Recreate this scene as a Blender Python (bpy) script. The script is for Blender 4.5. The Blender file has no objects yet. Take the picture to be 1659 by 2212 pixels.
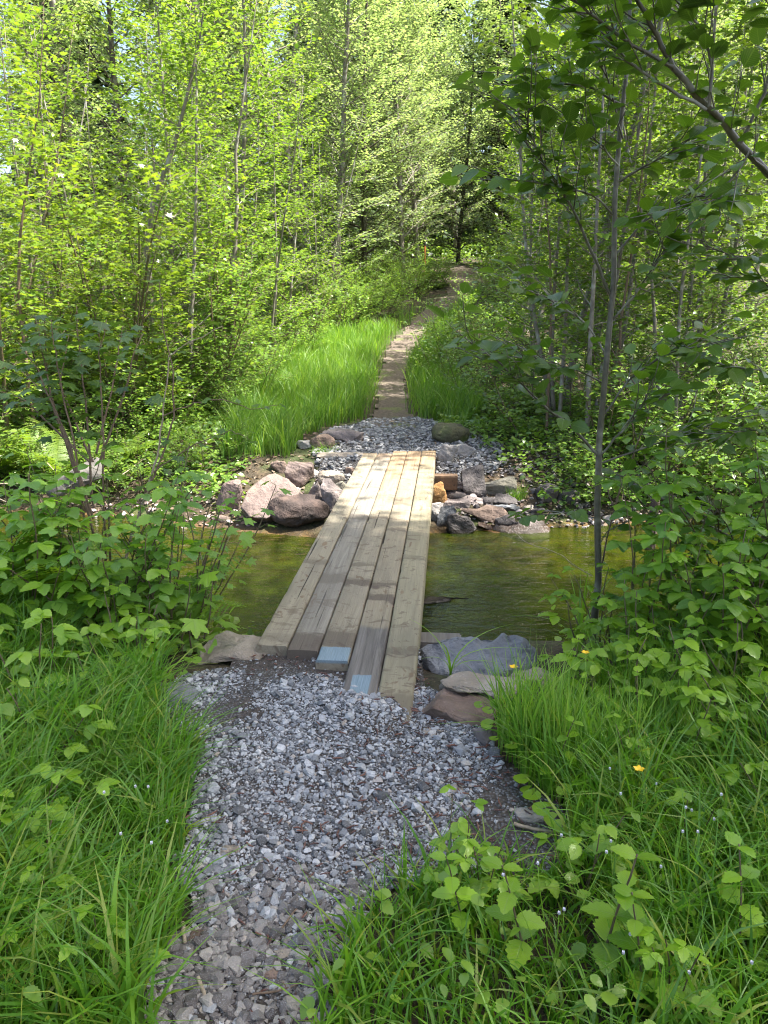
import bpy, bmesh, math, random
import numpy as np
from mathutils import Vector, Matrix, noise as mnoise

sc = bpy.context.scene
COL = sc.collection
rad = math.radians
# ------------------------------------------------------------------ camera model
CAM_H, PITCH, FPX = 1.6, rad(15.5), 1662.0      # f for a 1659 x 2212 view of the photo
SP, CP = math.sin(PITCH), math.cos(PITCH)

def at(px, py, z=0.0):
    """point of the horizontal plane z seen at photo pixel (1659 x 2212 frame)"""
    u, v = px - 829.5, py - 1106.0
    t = (CAM_H - z) / (v * CP + FPX * SP)
    return Vector((u * t, (FPX * CP - v * SP) * t, z))

def at_y(px, py, y):
    u, v = px - 829.5, py - 1106.0
    t = y / (FPX * CP - v * SP)
    return Vector((u * t, y, CAM_H - (v * CP + FPX * SP) * t))

# ------------------------------------------------------------------ numpy helpers
def fbm(x, y, s=1.0, seed=0.0):
    x = np.asarray(x, float) * s + seed * 7.31
    y = np.asarray(y, float) * s + seed * 3.77
    r = np.zeros_like(x + y)
    a, f = 0.5, 1.0
    for k in range(4):
        r = r + a * np.sin(f * (x * 1.0 + 0.6 * y) + 1.7 * k + 1.3 * np.sin(f * 0.7 * y + k)) * np.cos(f * (y * 0.9 - 0.5 * x) + 2.1 * k)
        a *= 0.5; f *= 2.07
    return r

def base_z(y):
    ky = [-400, 8.5, 10.5, 13, 15.6, 18.5, 21.5, 24, 28, 35, 45, 60, 120, 500]
    kz = [0, 0, .03, .12, .36, .74, 1.16, 1.5, 1.98, 2.8, 3.7, 4.6, 6.5, 7.5]
    r = 0
    for d in (-1.0, -.5, 0, .5, 1.0):
        r = r + np.interp(np.asarray(y, float) + d, ky, kz)
    return r / 5

def creek_edges(x):
    ax = np.minimum(np.abs(x), 6.0)
    w = 0.10 * np.sin(np.asarray(x) * 1.9 + .6)
    return 4.34 + .05 * ax + w * .6, 6.72 + .27 * np.maximum(0, ax - .5) + w

def gz(x, y):
    x = np.asarray(x, float); y = np.asarray(y, float)
    yn, yf = creek_edges(x)
    f1 = np.interp(y - yn, [-1.35, -.8, -.3, 0, .5, 1.0], [0, -.05, -.30, -.5, -.72, -.80])
    f2 = np.interp(yf - y, [-2.3, -1.4, -.6, 0, .5, 1.0], [0, -.07, -.30, -.5, -.70, -.80])
    n = .035 * fbm(x, y, 1.3, 1) + .015 * fbm(x, y, 4.1, 2) * np.clip(1 - (y - 10) / 1.5, 0, 1)
    far = np.clip((y - 12) / 20, 0, 1)
    dip = .075 * np.exp(-((x + .15) / .6) ** 2 - ((y - 3.5) / .45) ** 2)
    dip = dip + .24 * np.exp(-((x - .68) / .45) ** 2 - ((y - 3.55) / .36) ** 2)
    return base_z(y) + np.maximum(f1, f2) + n * (1 + 3 * far) - dip

def gz1(x, y):
    return float(gz(np.array([x]), np.array([y]))[0])

def pip(x, y, poly):
    """points in polygon, numpy"""
    ins = np.zeros(x.shape, bool)
    n = len(poly)
    for i in range(n):
        x1, y1 = poly[i][:2]; x2, y2 = poly[(i + 1) % n][:2]
        c = ((y1 > y) != (y2 > y))
        with np.errstate(divide='ignore', invalid='ignore'):
            xi = (x2 - x1) * (y - y1) / (y2 - y1 + 1e-12) + x1
        ins ^= c & (x < xi)
    return ins

class MB:
    """collects vertices and faces and links them as ONE mesh object"""
    def __init__(s):
        s.V, s.F4, s.F3, s.U, s.M4, s.M3, s.n = [], [], [], [], [], [], 0
    def add(s, V, F4=None, F3=None, uv=None, mi=0):
        V = np.asarray(V, float).reshape(-1, 3)
        if F4 is not None and len(F4):
            F4 = np.asarray(F4, int).reshape(-1, 4); s.F4.append(F4 + s.n); s.M4.append(np.full(len(F4), mi))
        if F3 is not None and len(F3):
            F3 = np.asarray(F3, int).reshape(-1, 3); s.F3.append(F3 + s.n); s.M3.append(np.full(len(F3), mi))
        s.V.append(V); s.U.append(np.zeros((len(V), 3)) if uv is None else np.asarray(uv, float).reshape(-1, 3))
        s.n += len(V)
    def tube(s, pts, rads, n=6, mi=0, cap=True):
        P = np.array([tuple(p) for p in pts], float); m = len(P)
        R = np.interp(np.linspace(0, 1, m), np.linspace(0, 1, len(rads)), rads)
        T = np.gradient(P, axis=0); T /= np.linalg.norm(T, axis=1, keepdims=True) + 1e-9
        ref = np.array([0.31, 0.95, 0.05]) if abs(T[0][2]) > .6 else np.array([0.05, 0.1, 1.0])
        A = np.cross(T, ref); A /= np.linalg.norm(A, axis=1, keepdims=True) + 1e-9
        B = np.cross(T, A)
        th = np.linspace(0, 2 * math.pi, n, endpoint=False)
        V = P[:, None, :] + R[:, None, None] * (np.cos(th)[None, :, None] * A[:, None, :] + np.sin(th)[None, :, None] * B[:, None, :])
        i, j = np.meshgrid(np.arange(m - 1), np.arange(n), indexing='ij')
        a = i * n + j; b = i * n + (j + 1) % n
        F = np.stack([a, b, b + n, a + n], -1).reshape(-1, 4)
        V = V.reshape(-1, 3); F3 = None
        if cap:
            V = np.vstack([V, P[-1] + T[-1] * R[-1] * .6]); k = len(V) - 1
            e = (m - 1) * n
            F3 = np.array([[e + q, e + (q + 1) % n, k] for q in range(n)])
        s.add(V, F, F3, mi=mi)
    def leaves(s, T, P, D, N, S, mi=0):
        """many copies of leaf template T at P, pointing along D, facing N, sized S"""
        P = np.array(P, float).reshape(-1, 3); 
        if len(P) == 0: return
        D = np.array(D, float).reshape(-1, 3); N = np.array(N, float).reshape(-1, 3); S = np.array(S, float).reshape(-1)
        D /= np.linalg.norm(D, axis=1, keepdims=True) + 1e-9
        X = np.cross(D, N); X /= np.linalg.norm(X, axis=1, keepdims=True) + 1e-9
        N = np.cross(X, D)
        tv = T['V']; k = len(tv)
        V = P[:, None] + S[:, None, None] * (tv[None, :, 0:1] * X[:, None] + tv[None, :, 1:2] * D[:, None] + tv[None, :, 2:3] * N[:, None])
        off = (np.arange(len(P)) * k)[:, None, None]
        F4 = (T['F4'][None] + off).reshape(-1, 4) if len(T['F4']) else None
        F3 = (T['F3'][None] + off).reshape(-1, 3) if len(T['F3']) else None
        s.add(V.reshape(-1, 3), F4, F3, np.tile(T['U'], (len(P), 1)), mi)
    def mesh(s, name, mats, smooth=True, uv=False):
        me = bpy.data.meshes.new(name)
        V = np.vstack(s.V) if s.V else np.zeros((0, 3))
        F4 = np.vstack(s.F4) if s.F4 else np.zeros((0, 4), int)
        F3 = np.vstack(s.F3) if s.F3 else np.zeros((0, 3), int)
        me.vertices.add(len(V)); me.vertices.foreach_set('co', V.ravel())
        nl = F4.size + F3.size
        me.loops.add(nl); me.loops.foreach_set('vertex_index', np.concatenate([F4.ravel(), F3.ravel()]).astype(np.int32))
        me.polygons.add(len(F4) + len(F3))
        st = np.concatenate([np.arange(len(F4)) * 4, len(F4) * 4 + np.arange(len(F3)) * 3]).astype(np.int32)
        me.polygons.foreach_set('loop_start', st)
        mi = np.concatenate(s.M4 + s.M3).astype(np.int32) if (s.M4 or s.M3) else np.zeros(0, np.int32)
        if isinstance(mats, (list, tuple)):
            for m in mats: me.materials.append(m)
            me.polygons.foreach_set('material_index', mi)
        elif mats: me.materials.append(mats)
        me.polygons.foreach_set('use_smooth', np.full(len(F4) + len(F3), smooth))
        if uv:
            a = me.attributes.new('leafuv', 'FLOAT_VECTOR', 'POINT'); a.data.foreach_set('vector', np.vstack(s.U).ravel())
        me.update(calc_edges=True)
        return me
    def build(s, name, mats, parent=None, smooth=True, uv=False):
        return link(name, s.mesh(name, mats, smooth, uv), parent)

def link(name, me, parent=None, loc=None):
    o = bpy.data.objects.new(name, me); COL.objects.link(o)
    if parent is not None: o.parent = parent
    if loc is not None: o.location = loc
    return o

def tag(o, label=None, cat=None, group=None, kind=None):
    if label: o['label'] = label
    if cat: o['category'] = cat
    if group: o['group'] = group
    if kind: o['kind'] = kind
    return o

def empty(name, loc, label, cat, group=None, rz=0.0):
    o = bpy.data.objects.new(name, None); COL.objects.link(o)
    o.empty_display_size = .1
    o.location = loc; o.rotation_euler = (0, 0, rz)
    return tag(o, label, cat, group)

def copy_tree(o, parent=None):
    c = o.copy(); COL.objects.link(c)
    if parent is not None: c.parent = parent
    for ch in list(o.children): copy_tree(ch, c)
    return c

# ------------------------------------------------------------------ materials
def new_mat(name):
    m = bpy.data.materials.new(name); m.use_nodes = True
    nt = m.node_tree; nt.nodes.clear()
    out = nt.nodes.new('ShaderNodeOutputMaterial')
    return m, nt, out

class NT:
    def __init__(s, nt): s.nt = nt
    def n(s, t, **kw):
        d = s.nt.nodes.new(t)
        for k, v in kw.items():
            if k.startswith('i_'):
                key = k[2:]; key = int(key) if key.isdigit() else key.replace('_', ' ')
                s.set(d.inputs[key], v)
            else: setattr(d, k, v)
        return d
    def set(s, sock, v):
        if isinstance(v, bpy.types.NodeSocket): s.nt.links.new(v, sock)
        elif isinstance(v, (tuple, list)) and len(v) == 3 and sock.type == 'RGBA': sock.default_value = (*v, 1)
        else: sock.default_value = v
    def math(s, op, a, b=0.0, c=None, clamp=False):
        d = s.n('ShaderNodeMath', operation=op, use_clamp=clamp)
        s.set(d.inputs[0], a); s.set(d.inputs[1], b)
        if c is not None: s.set(d.inputs[2], c)
        return d.outputs[0]
    def mix(s, f, a, b, blend='MIX'):
        d = s.n('ShaderNodeMix', data_type='RGBA', blend_type=blend)
        s.set(d.inputs[0], f); s.set(d.inputs[6], a); s.set(d.inputs[7], b)
        return d.outputs[2]
    def ramp(s, f, stops, interp='LINEAR'):
        d = s.n('ShaderNodeValToRGB'); s.set(d.inputs[0], f)
        cr = d.color_ramp; cr.interpolation = interp
        while len(cr.elements) < len(stops): cr.elements.new(.5)
        for e, (p, c) in zip(cr.elements, stops):
            e.position = p; e.color = (*c, 1) if len(c) == 3 else c
        return d.outputs[0]
    def noise(s, vec, scale, detail=4, rough=.55, dist=0.0):
        d = s.n('ShaderNodeTexNoise'); d.inputs['Scale'].default_value = scale
        d.inputs['Detail'].default_value = detail; d.inputs['Roughness'].default_value = rough
        d.inputs['Distortion'].default_value = dist
        if vec is not None: s.nt.links.new(vec, d.inputs['Vector'])
        return d.outputs['Fac']
    def sstep(s, v, a, b):
        d = s.n('ShaderNodeMapRange', interpolation_type='SMOOTHSTEP')
        s.set(d.inputs[0], v); d.inputs[1].default_value = a; d.inputs[2].default_value = b
        return d.outputs[0]
    def mapping(s, vec, scale):
        d = s.n('ShaderNodeMapping'); s.nt.links.new(vec, d.inputs[0]); d.inputs['Scale'].default_value = scale
        return d.outputs[0]
    def bump(s, h, strength=.4, dist=.02):
        d = s.n('ShaderNodeBump'); s.set(d.inputs['Height'], h)
        d.inputs['Strength'].default_value = strength; d.inputs['Distance'].default_value = dist
        return d.outputs[0]
    def pos(s): return s.n('ShaderNodeNewGeometry').outputs['Position']
    def obj(s): return s.n('ShaderNodeTexCoord').outputs['Object']

def leaf_mat(name, cols, trans=(1.75, 1.65, .85), tmix=.41, rough=.30, spec=.6, veins=False):
    m, nt, out = new_mat(name); k = NT(nt)
    geo = k.n('ShaderNodeNewGeometry'); oi = k.n('ShaderNodeObjectInfo')
    r = k.math('FRACT', k.math('ADD', geo.outputs['Random Per Island'], oi.outputs['Random']))
    c = k.ramp(r, [(i / (len(cols) - 1), q) for i, q in enumerate(cols)])
    hs = k.n('ShaderNodeHueSaturation'); k.set(hs.inputs['Color'], c)
    k.set(hs.inputs['Value'], k.math('MULTIPLY_ADD', oi.outputs['Random'], .3, .85))
    c = hs.outputs[0]
    nrm = None
    if veins:
        a = k.n('ShaderNodeAttribute', attribute_name='leafuv')
        sp = k.n('ShaderNodeSeparateXYZ'); k.set(sp.inputs[0], a.outputs['Vector'])
        au = k.math('ABSOLUTE', sp.outputs[0])
        ph = k.math('SUBTRACT', k.math('MULTIPLY', sp.outputs[1], 9.0), k.math('MULTIPLY', au, 3.4))
        pp = k.math('PINGPONG', ph, .5)
        vein = k.math('MAXIMUM', k.sstep(pp, .1, .0), k.sstep(au, .07, .02))
        c = k.mix(k.math('MULTIPLY', vein, .35), c, (.22, .33, .08))
        nrm = k.bump(k.math('MULTIPLY', vein, -1.0), .35, .004)
    p = k.n('ShaderNodeBsdfPrincipled'); k.set(p.inputs['Base Color'], c)
    p.inputs['Roughness'].default_value = rough; p.inputs['Specular IOR Level'].default_value = spec
    t = k.n('ShaderNodeBsdfTranslucent')
    k.set(t.inputs['Color'], k.mix(1.0, c, (*trans, 1), 'MULTIPLY'))
    if nrm is not None: k.set(p.inputs['Normal'], nrm)
    mx = k.n('ShaderNodeMixShader', i_0=tmix, i_1=p.outputs[0], i_2=t.outputs[0])
    nt.links.new(mx.outputs[0], out.inputs[0])
    return m

def bark_mat(name, c1, c2, scale=8, stretch=.25, rough=.8, lichen=None, bump=.5):
    m, nt, out = new_mat(name); k = NT(nt)
    v = k.mapping(k.obj(), (scale, scale, scale * stretch))
    n1 = k.noise(v, 3.0, 6, .65); n2 = k.noise(k.obj(), scale * .6, 3)
    c = k.ramp(n1, [(.3, c1), (.7, c2)])
    if lichen: c = k.mix(k.sstep(n2, .52, .66), c, lichen)
    p = k.n('ShaderNodeBsdfPrincipled', i_Base_Color=c, i_Roughness=rough)
    k.set(p.inputs['Normal'], k.bump(n1, bump, .01))
    nt.links.new(p.outputs[0], out.inputs[0])
    return m

ROCKM = {}
def rock_mat(c1, c2, c3=None, scale=6, stripes=0.0, rough=.85):
    key = (c1, c2, c3, scale, stripes)
    if key in ROCKM: return ROCKM[key]
    m, nt, out = new_mat('rock'); k = NT(nt)
    oi = k.n('ShaderNodeObjectInfo'); o = k.obj()
    ad = k.n('ShaderNodeVectorMath', operation='ADD'); k.set(ad.inputs[0], o)
    sc_ = k.n('ShaderNodeVectorMath', operation='SCALE'); sc_.inputs[0].default_value = (31, 17, 53); k.set(sc_.inputs['Scale'], oi.outputs['Random'])
    k.set(ad.inputs[1], sc_.outputs[0]); v = ad.outputs[0]
    n1 = k.noise(v, scale, 7, .62, .4); n2 = k.noise(v, scale * 6, 5, .6); n3 = k.noise(v, scale * .45, 3)
    c = k.ramp(n1, [(.32, c1), (.68, c2)])
    c = k.mix(k.sstep(n3, .5, .68), c, c3 or tuple(min(1, q * 1.25) for q in c2))
    c = k.mix(k.math('MULTIPLY', k.sstep(n2, .58, .75), .45), c, tuple(q * .45 for q in c1))
    c = k.mix(k.math('MULTIPLY', k.sstep(n2, .42, .25), .35), c, tuple(min(.9, q * 1.7) for q in c2))
    if stripes:
        w = k.n('ShaderNodeTexWave', wave_type='BANDS', bands_direction='DIAGONAL'); k.set(w.inputs[0], v)
        w.inputs['Scale'].default_value = 9; w.inputs['Distortion'].default_value = 5
        c = k.mix(k.math('MULTIPLY', w.outputs['Fac'], stripes), c, tuple(q * .5 for q in c1))
    # wet foot at the waterline
    z = k.n('ShaderNodeSeparateXYZ'); k.set(z.inputs[0], k.pos())
    wet = k.sstep(k.math('ADD', z.outputs[2], k.math('MULTIPLY', n1, .08)), -.36, -.43)
    c = k.mix(wet, c, k.mix(1.0, c, (.38, .33, .28, 1), 'MULTIPLY'))
    p = k.n('ShaderNodeBsdfPrincipled', i_Base_Color=c)
    k.set(p.inputs['Roughness'], k.math('SUBTRACT', rough, k.math('MULTIPLY', wet, .6)))
    h = k.math('ADD', n1, k.math('MULTIPLY', n2, .35))
    k.set(p.inputs['Normal'], k.bump(h, .9, .05))
    nt.links.new(p.outputs[0], out.inputs[0])
    ROCKM[key] = m
    return m

def stone_mat(name, stops, rough=.85):
    m, nt, out = new_mat(name); k = NT(nt)
    geo = k.n('ShaderNodeNewGeometry')
    c = k.ramp(geo.outputs['Random Per Island'], stops)
    n = k.noise(k.pos(), 140, 3); n2 = k.noise(k.pos(), 500, 2)
    c = k.mix(k.math('MULTIPLY', k.sstep(n, .5, .7), .4), c, (.10, .10, .11))
    c = k.mix(k.math('MULTIPLY', k.sstep(n2, .55, .7), .4), c, (.62, .64, .66))
    p = k.n('ShaderNodeBsdfPrincipled', i_Base_Color=c, i_Roughness=rough)
    k.set(p.inputs['Normal'], k.bump(n, .4, .006))
    nt.links.new(p.outputs[0], out.inputs[0])
    return m

def ground_mat():
    m, nt, out = new_mat('forest_soil'); k = NT(nt)
    P = k.pos(); z = k.n('ShaderNodeSeparateXYZ'); k.set(z.inputs[0], P)
    n1 = k.noise(P, 1.6, 5); n2 = k.noise(P, 14, 6, .65); n3 = k.noise(P, 60, 4, .6)
    soil = k.ramp(n2, [(.3, (.022, .017, .010)), (.5, (.055, .040, .022)), (.72, (.12, .085, .05))])
    soil = k.mix(k.sstep(n3, .58, .7), soil, (.20, .145, .09))
    soil = k.mix(k.math('MULTIPLY', k.sstep(n1, .45, .62), .75), soil, k.ramp(n3, [(.35, (.02, .035, .008)), (.65, (.07, .11, .02))]))
    # stream bed: pebbles brown, ochre and algae green
    nb = k.noise(P, 7.0, 5, .6, 1.2); nc = k.noise(P, 26, 4, .6, .5)
    bed = k.ramp(nb, [(.30, (.035, .02, .008)), (.48, (.10, .055, .018)), (.60, (.19, .10, .03)), (.74, (.24, .16, .06))])
    bed = k.mix(k.math('MULTIPLY', k.sstep(nc, .52, .64), .6), bed, (.03, .02, .01))
    alg = k.ramp(nb, [(.3, (.016, .022, .003)), (.55, (.055, .065, .008)), (.75, (.12, .125, .018))])
    yy = k.math('MULTIPLY_ADD', n1, 1.6, z.outputs[1])
    bed = k.mix(k.math('MULTIPLY', k.sstep(yy, 7.75, 6.9), .92), bed, alg)
    f = k.sstep(k.math('MULTIPLY_ADD', n2, .1, z.outputs[2]), -.40, -.47)
    c = k.mix(f, soil, bed)
    p = k.n('ShaderNodeBsdfPrincipled', i_Base_Color=c, i_Roughness=.95)
    k.set(p.inputs['Normal'], k.bump(k.math('ADD', n2, k.math('MULTIPLY', n3, .4)), .8, .05))
    nt.links.new(p.outputs[0], out.inputs[0])
    return m

def path_mat():
    m, nt, out = new_mat('trodden_earth'); k = NT(nt)
    P = k.pos()
    n1 = k.noise(P, 2.2, 4); n2 = k.noise(P, 22, 6, .65); n3 = k.noise(P, 90, 4, .6)
    c = k.ramp(n2, [(.3, (.06, .045, .035)), (.55, (.15, .115, .09)), (.75, (.24, .19, .15))])
    c = k.mix(k.sstep(n3, .56, .68), c, (.33, .27, .22))
    c = k.mix(k.math('MULTIPLY', k.sstep(n1, .52, .66), .7), c, k.ramp(n3, [(.4, (.10, .14, .03)), (.7, (.22, .25, .07))]))
    c = k.mix(k.sstep(n3, .42, .34), c, (.05, .035, .025))
    p = k.n('ShaderNodeBsdfPrincipled', i_Base_Color=c, i_Roughness=.95)
    k.set(p.inputs['Normal'], k.bump(k.math('ADD', n2, n3), .7, .03))
    nt.links.new(p.outputs[0], out.inputs[0])
    return m

def gravelbed_mat():
    m, nt, out = new_mat('gravel_dirt'); k = NT(nt)
    P = k.pos()
    v1 = k.n('ShaderNodeTexVoronoi', feature='F1'); k.set(v1.inputs['Vector'], P); v1.inputs['Scale'].default_value = 90
    n1 = k.noise(P, 3.0, 4); n2 = k.noise(P, 45, 5, .65)
    sp = k.n('ShaderNodeSeparateColor'); k.set(sp.inputs[0], v1.outputs['Color'])
    g = k.ramp(sp.outputs[0], [(0, (.07, .07, .075)), (.5, (.24, .25, .27)), (1, (.48, .50, .53))])
    g = k.mix(k.sstep(v1.outputs['Distance'], .35, .6), g, (.05, .045, .04))
    d = k.ramp(n2, [(.35, (.035, .028, .022)), (.65, (.11, .09, .075))])
    c = k.mix(k.math('MULTIPLY_ADD', k.sstep(n1, .45, .60), .35, .62), g, d)
    p = k.n('ShaderNodeBsdfPrincipled', i_Base_Color=c, i_Roughness=.95)
    k.set(p.inputs['Normal'], k.bump(k.math('SUBTRACT', n2, v1.outputs['Distance']), .8, .015))
    nt.links.new(p.outputs[0], out.inputs[0])
    return m

def water_mat():
    m, nt, out = new_mat('stream_water'); k = NT(nt)
    P = k.pos()
    a = k.noise(k.mapping(P, (5.0, 13, 1)), 1.0, 3, .55, .8); b = k.noise(k.mapping(P, (18, 34, 1)), 1.0, 3, .55, .8)
    n = k.bump(k.math('ADD', a, k.math('MULTIPLY', b, .4)), .35, .05)
    fr = k.n('ShaderNodeFresnel'); fr.inputs[0].default_value = 1.36; k.set(fr.inputs['Normal'], n)
    tr = k.n('ShaderNodeBsdfTransparent'); tr.inputs[0].default_value = (.56, .64, .30, 1)
    df = k.n('ShaderNodeBsdfDiffuse'); df.inputs[0].default_value = (.046, .074, .004, 1)
    gl = k.n('ShaderNodeBsdfGlossy'); gl.inputs['Roughness'].default_value = .05; k.set(gl.inputs['Normal'], n)
    m1 = k.n('ShaderNodeMixShader', i_0=.30, i_1=tr.outputs[0], i_2=df.outputs[0])
    m2 = k.n('ShaderNodeMixShader', i_0=k.math('MULTIPLY', fr.outputs[0], 1.15, clamp=True), i_1=m1.outputs[0], i_2=gl.outputs[0])
    nt.links.new(m2.outputs[0], out.inputs[0])
    return m

def wood_mat(name, stain=None, paint=None, grey=0.0, tint=(1, 1, 1), grey_end=None, warm_from=None):
    """weathered softwood; local y runs along the plank, measured in metres from its near end"""
    m, nt, out = new_mat(name); k = NT(nt)
    o = k.obj(); oi = k.n('ShaderNodeObjectInfo')
    ad = k.n('ShaderNodeVectorMath', operation='ADD'); k.set(ad.inputs[0], o)
    s2 = k.n('ShaderNodeVectorMath', operation='SCALE'); s2.inputs[0].default_value = (13, 29, 7); k.set(s2.inputs['Scale'], oi.outputs['Random'])
    k.set(ad.inputs[1], s2.outputs[0]); v = ad.outputs[0]
    grain = k.noise(k.mapping(v, (34, 1.6, 34)), 1.0, 6, .62, 1.0)
    fine = k.noise(k.mapping(v, (260, 8, 260)), 1.0, 4, .6)
    blot = k.noise(k.mapping(v, (6, 1.6, 6)), 1.0, 4, .55)
    spot = k.noise(k.mapping(v, (16, 7, 16)), 1.0, 3, .5, .8)
    crack = k.noise(k.mapping(v, (38, .7, 38)), 1.0, 2, .5, .3)
    T = lambda c: tuple(a * b for a, b in zip(c, tint))
    c = k.ramp(grain, [(.25, T((.185, .158, .118))), (.5, T((.255, .226, .172))), (.78, T((.315, .283, .22)))])
    c = k.mix(k.math('MULTIPLY', k.sstep(blot, .45, .62), .6), c, T((.19, .17, .135)))
    c = k.mix(k.math('MULTIPLY', k.sstep(fine, .57, .74), .22), c, T((.11, .09, .06)))
    c = k.mix(k.math('MULTIPLY', k.sstep(spot, .63, .72), .75), c, (.14, .085, .05))
    sp2 = k.noise(k.mapping(v, (55, 38, 55)), 1.0, 4, .6, .4)
    c = k.mix(k.math('MULTIPLY', k.sstep(sp2, .62, .70), .6), c, (.10, .07, .05))
    smu = k.noise(k.mapping(v, (7, 11, 7)), 1.0, 4, .6, 1.2)
    c = k.mix(k.math('MULTIPLY', k.sstep(smu, .57, .66), .7), c, (.13, .095, .065))
    kn = k.n('ShaderNodeTexVoronoi', feature='F1'); k.set(kn.inputs['Vector'], k.mapping(v, (5, 1.9, 1)))
    kn.inputs['Scale'].default_value = 1.0
    kd = k.math('ADD', kn.outputs['Distance'], k.math('MULTIPLY', grain, .05))
    c = k.mix(k.math('MULTIPLY', k.sstep(kd, .13, .09), .7), c, (.17, .10, .055))
    ck = k.math('MULTIPLY', k.sstep(crack, .675, .70), k.sstep(blot, .4, .5))
    c = k.mix(ck, c, (.03, .02, .012))
    y = k.n('ShaderNodeSeparateXYZ'); k.set(y.inputs[0], o)
    if grey: c = k.mix(grey, c, k.ramp(grain, [(.3, (.11, .10, .092)), (.7, (.22, .21, .19))]))
    if grey_end is not None:
        f = k.sstep(k.math('MULTIPLY_ADD', spot, .12, y.outputs[1]), grey_end + .08, grey_end + .03)
        c = k.mix(f, c, k.ramp(grain, [(.3, (.085, .072, .062)), (.7, (.20, .18, .155))]))
    for (a0, a1, amt) in (stain or []):
        e = k.math('MULTIPLY_ADD', smu, .22, k.math('ADD', y.outputs[1], k.math('MULTIPLY', blot, .12)))
        f = k.math('MULTIPLY', k.sstep(e, a0 + .14, a0 + .18), k.sstep(e, a1 + .22, a1 + .16))
        c = k.mix(k.math('MULTIPLY', f, k.math('MULTIPLY_ADD', grain, .8, amt - .45)), c, (.085, .062, .045))
    if warm_from is not None:
        f = k.sstep(k.math('MULTIPLY_ADD', blot, .8, y.outputs[1]), warm_from, warm_from + .8)
        c = k.mix(k.math('MULTIPLY', f, .6), c, k.ramp(grain, [(.3, (.24, .13, .06)), (.7, (.38, .245, .14))]))
    if paint:
        x0, x1, y0, y1 = paint
        e = k.math('MULTIPLY_ADD', fine, .012, k.math('MULTIPLY', grain, .02))
        f = k.sstep(k.math('ADD', y.outputs[1], e), y1 + .022, y1 + .012)
        f = k.math('MULTIPLY', f, k.sstep(y.outputs[1], y0 - .004, y0 + .004))
        f = k.math('MULTIPLY', f, k.sstep(k.math('ADD', y.outputs[0], e), x0, x0 + .01))
        f = k.math('MULTIPLY', f, k.sstep(k.math('ADD', y.outputs[0], e), x1 + .03, x1 + .018))
        f = k.math('MULTIPLY', f, k.sstep(grain, .24, .36))
        zz = k.n('ShaderNodeSeparateXYZ'); k.set(zz.inputs[0], o); f = k.math('MULTIPLY', f, k.sstep(zz.outputs[2], -.02, -.008))
        c = k.mix(k.math('MULTIPLY', f, .9), c, k.ramp(fine, [(.3, (.13, .20, .24)), (.7, (.24, .32, .36))]))
    p = k.n('ShaderNodeBsdfPrincipled', i_Base_Color=c, i_Roughness=.82)
    h = k.math('SUBTRACT', k.math('ADD', grain, k.math('MULTIPLY', fine, .5)), k.math('MULTIPLY', ck, 1.5))
    k.set(p.inputs['Normal'], k.bump(h, .5, .006))
    nt.links.new(p.outputs[0], out.inputs[0])
    return m

def plain_mat(name, c, rough=.7):
    m, nt, out = new_mat(name); k = NT(nt)
    n = k.noise(k.obj(), 30, 4)
    p = k.n('ShaderNodeBsdfPrincipled', i_Base_Color=k.ramp(n, [(.3, tuple(q * .75 for q in c)), (.7, c)]), i_Roughness=rough)
    nt.links.new(p.outputs[0], out.inputs[0])
    return m

M = {}
M['alder'] = leaf_mat('alder_leaf', [(0.061, 0.128, 0.024), (0.124, 0.219, 0.025), (0.199, 0.301, 0.031), (0.106, 0.192, 0.039)])
M['maple'] = leaf_mat('maple_leaf', [(0.093, 0.172, 0.016), (0.159, 0.253, 0.022), (0.206, 0.283, 0.029), (0.122, 0.202, 0.022)])
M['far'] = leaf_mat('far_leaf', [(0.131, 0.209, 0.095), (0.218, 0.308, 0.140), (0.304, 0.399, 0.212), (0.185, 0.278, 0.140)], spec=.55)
M['shrub'] = leaf_mat('shrub_leaf', [(0.080, 0.166, 0.035), (0.145, 0.260, 0.040), (0.216, 0.334, 0.051), (0.116, 0.216, 0.075)])
M['near'] = leaf_mat('broad_leaf', [(0.116, 0.246, 0.035), (0.180, 0.339, 0.035), (0.254, 0.434, 0.035), (0.127, 0.264, 0.059)], veins=True, tmix=.42, trans=(1.4, 1.5, .6))
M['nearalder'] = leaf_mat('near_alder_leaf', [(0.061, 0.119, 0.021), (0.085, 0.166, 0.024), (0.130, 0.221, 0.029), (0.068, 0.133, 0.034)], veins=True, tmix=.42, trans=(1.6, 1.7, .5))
M['herb'] = leaf_mat('herb_leaf', [(0.139, 0.282, 0.021), (0.218, 0.388, 0.021), (0.297, 0.477, 0.033), (0.159, 0.300, 0.033)], veins=True, tmix=.42, trans=(1.4, 1.45, .6))
M['fern'] = leaf_mat('fern_leaf', [(0.121, 0.233, 0.025), (0.161, 0.305, 0.030), (0.221, 0.377, 0.030)], tmix=.45, rough=.5)
M['fernlit'] = leaf_mat('sunny_fern_leaf', [(.10, .19, .02), (.15, .24, .025), (.19, .28, .03)], tmix=.45, rough=.5)
M['grass'] = leaf_mat('grass_blade', [(0.082, 0.205, 0.022), (0.123, 0.283, 0.026), (0.197, 0.377, 0.027), (0.099, 0.235, 0.045), (0.328, 0.377, 0.062)], tmix=.45, rough=.42, trans=(1.4, 1.45, .5))
M['meadow'] = leaf_mat('meadow_blade', [(0.093, 0.218, 0.030), (0.146, 0.300, 0.042), (0.225, 0.383, 0.062), (0.291, 0.409, 0.103)], tmix=.5, rough=.45, trans=(1.4, 1.4, .5))
M['conifer'] = leaf_mat('conifer_needle', [(0.027, 0.054, 0.018), (0.045, 0.085, 0.024), (0.063, 0.111, 0.030)], tmix=.2, rough=.6, spec=.3)
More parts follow.
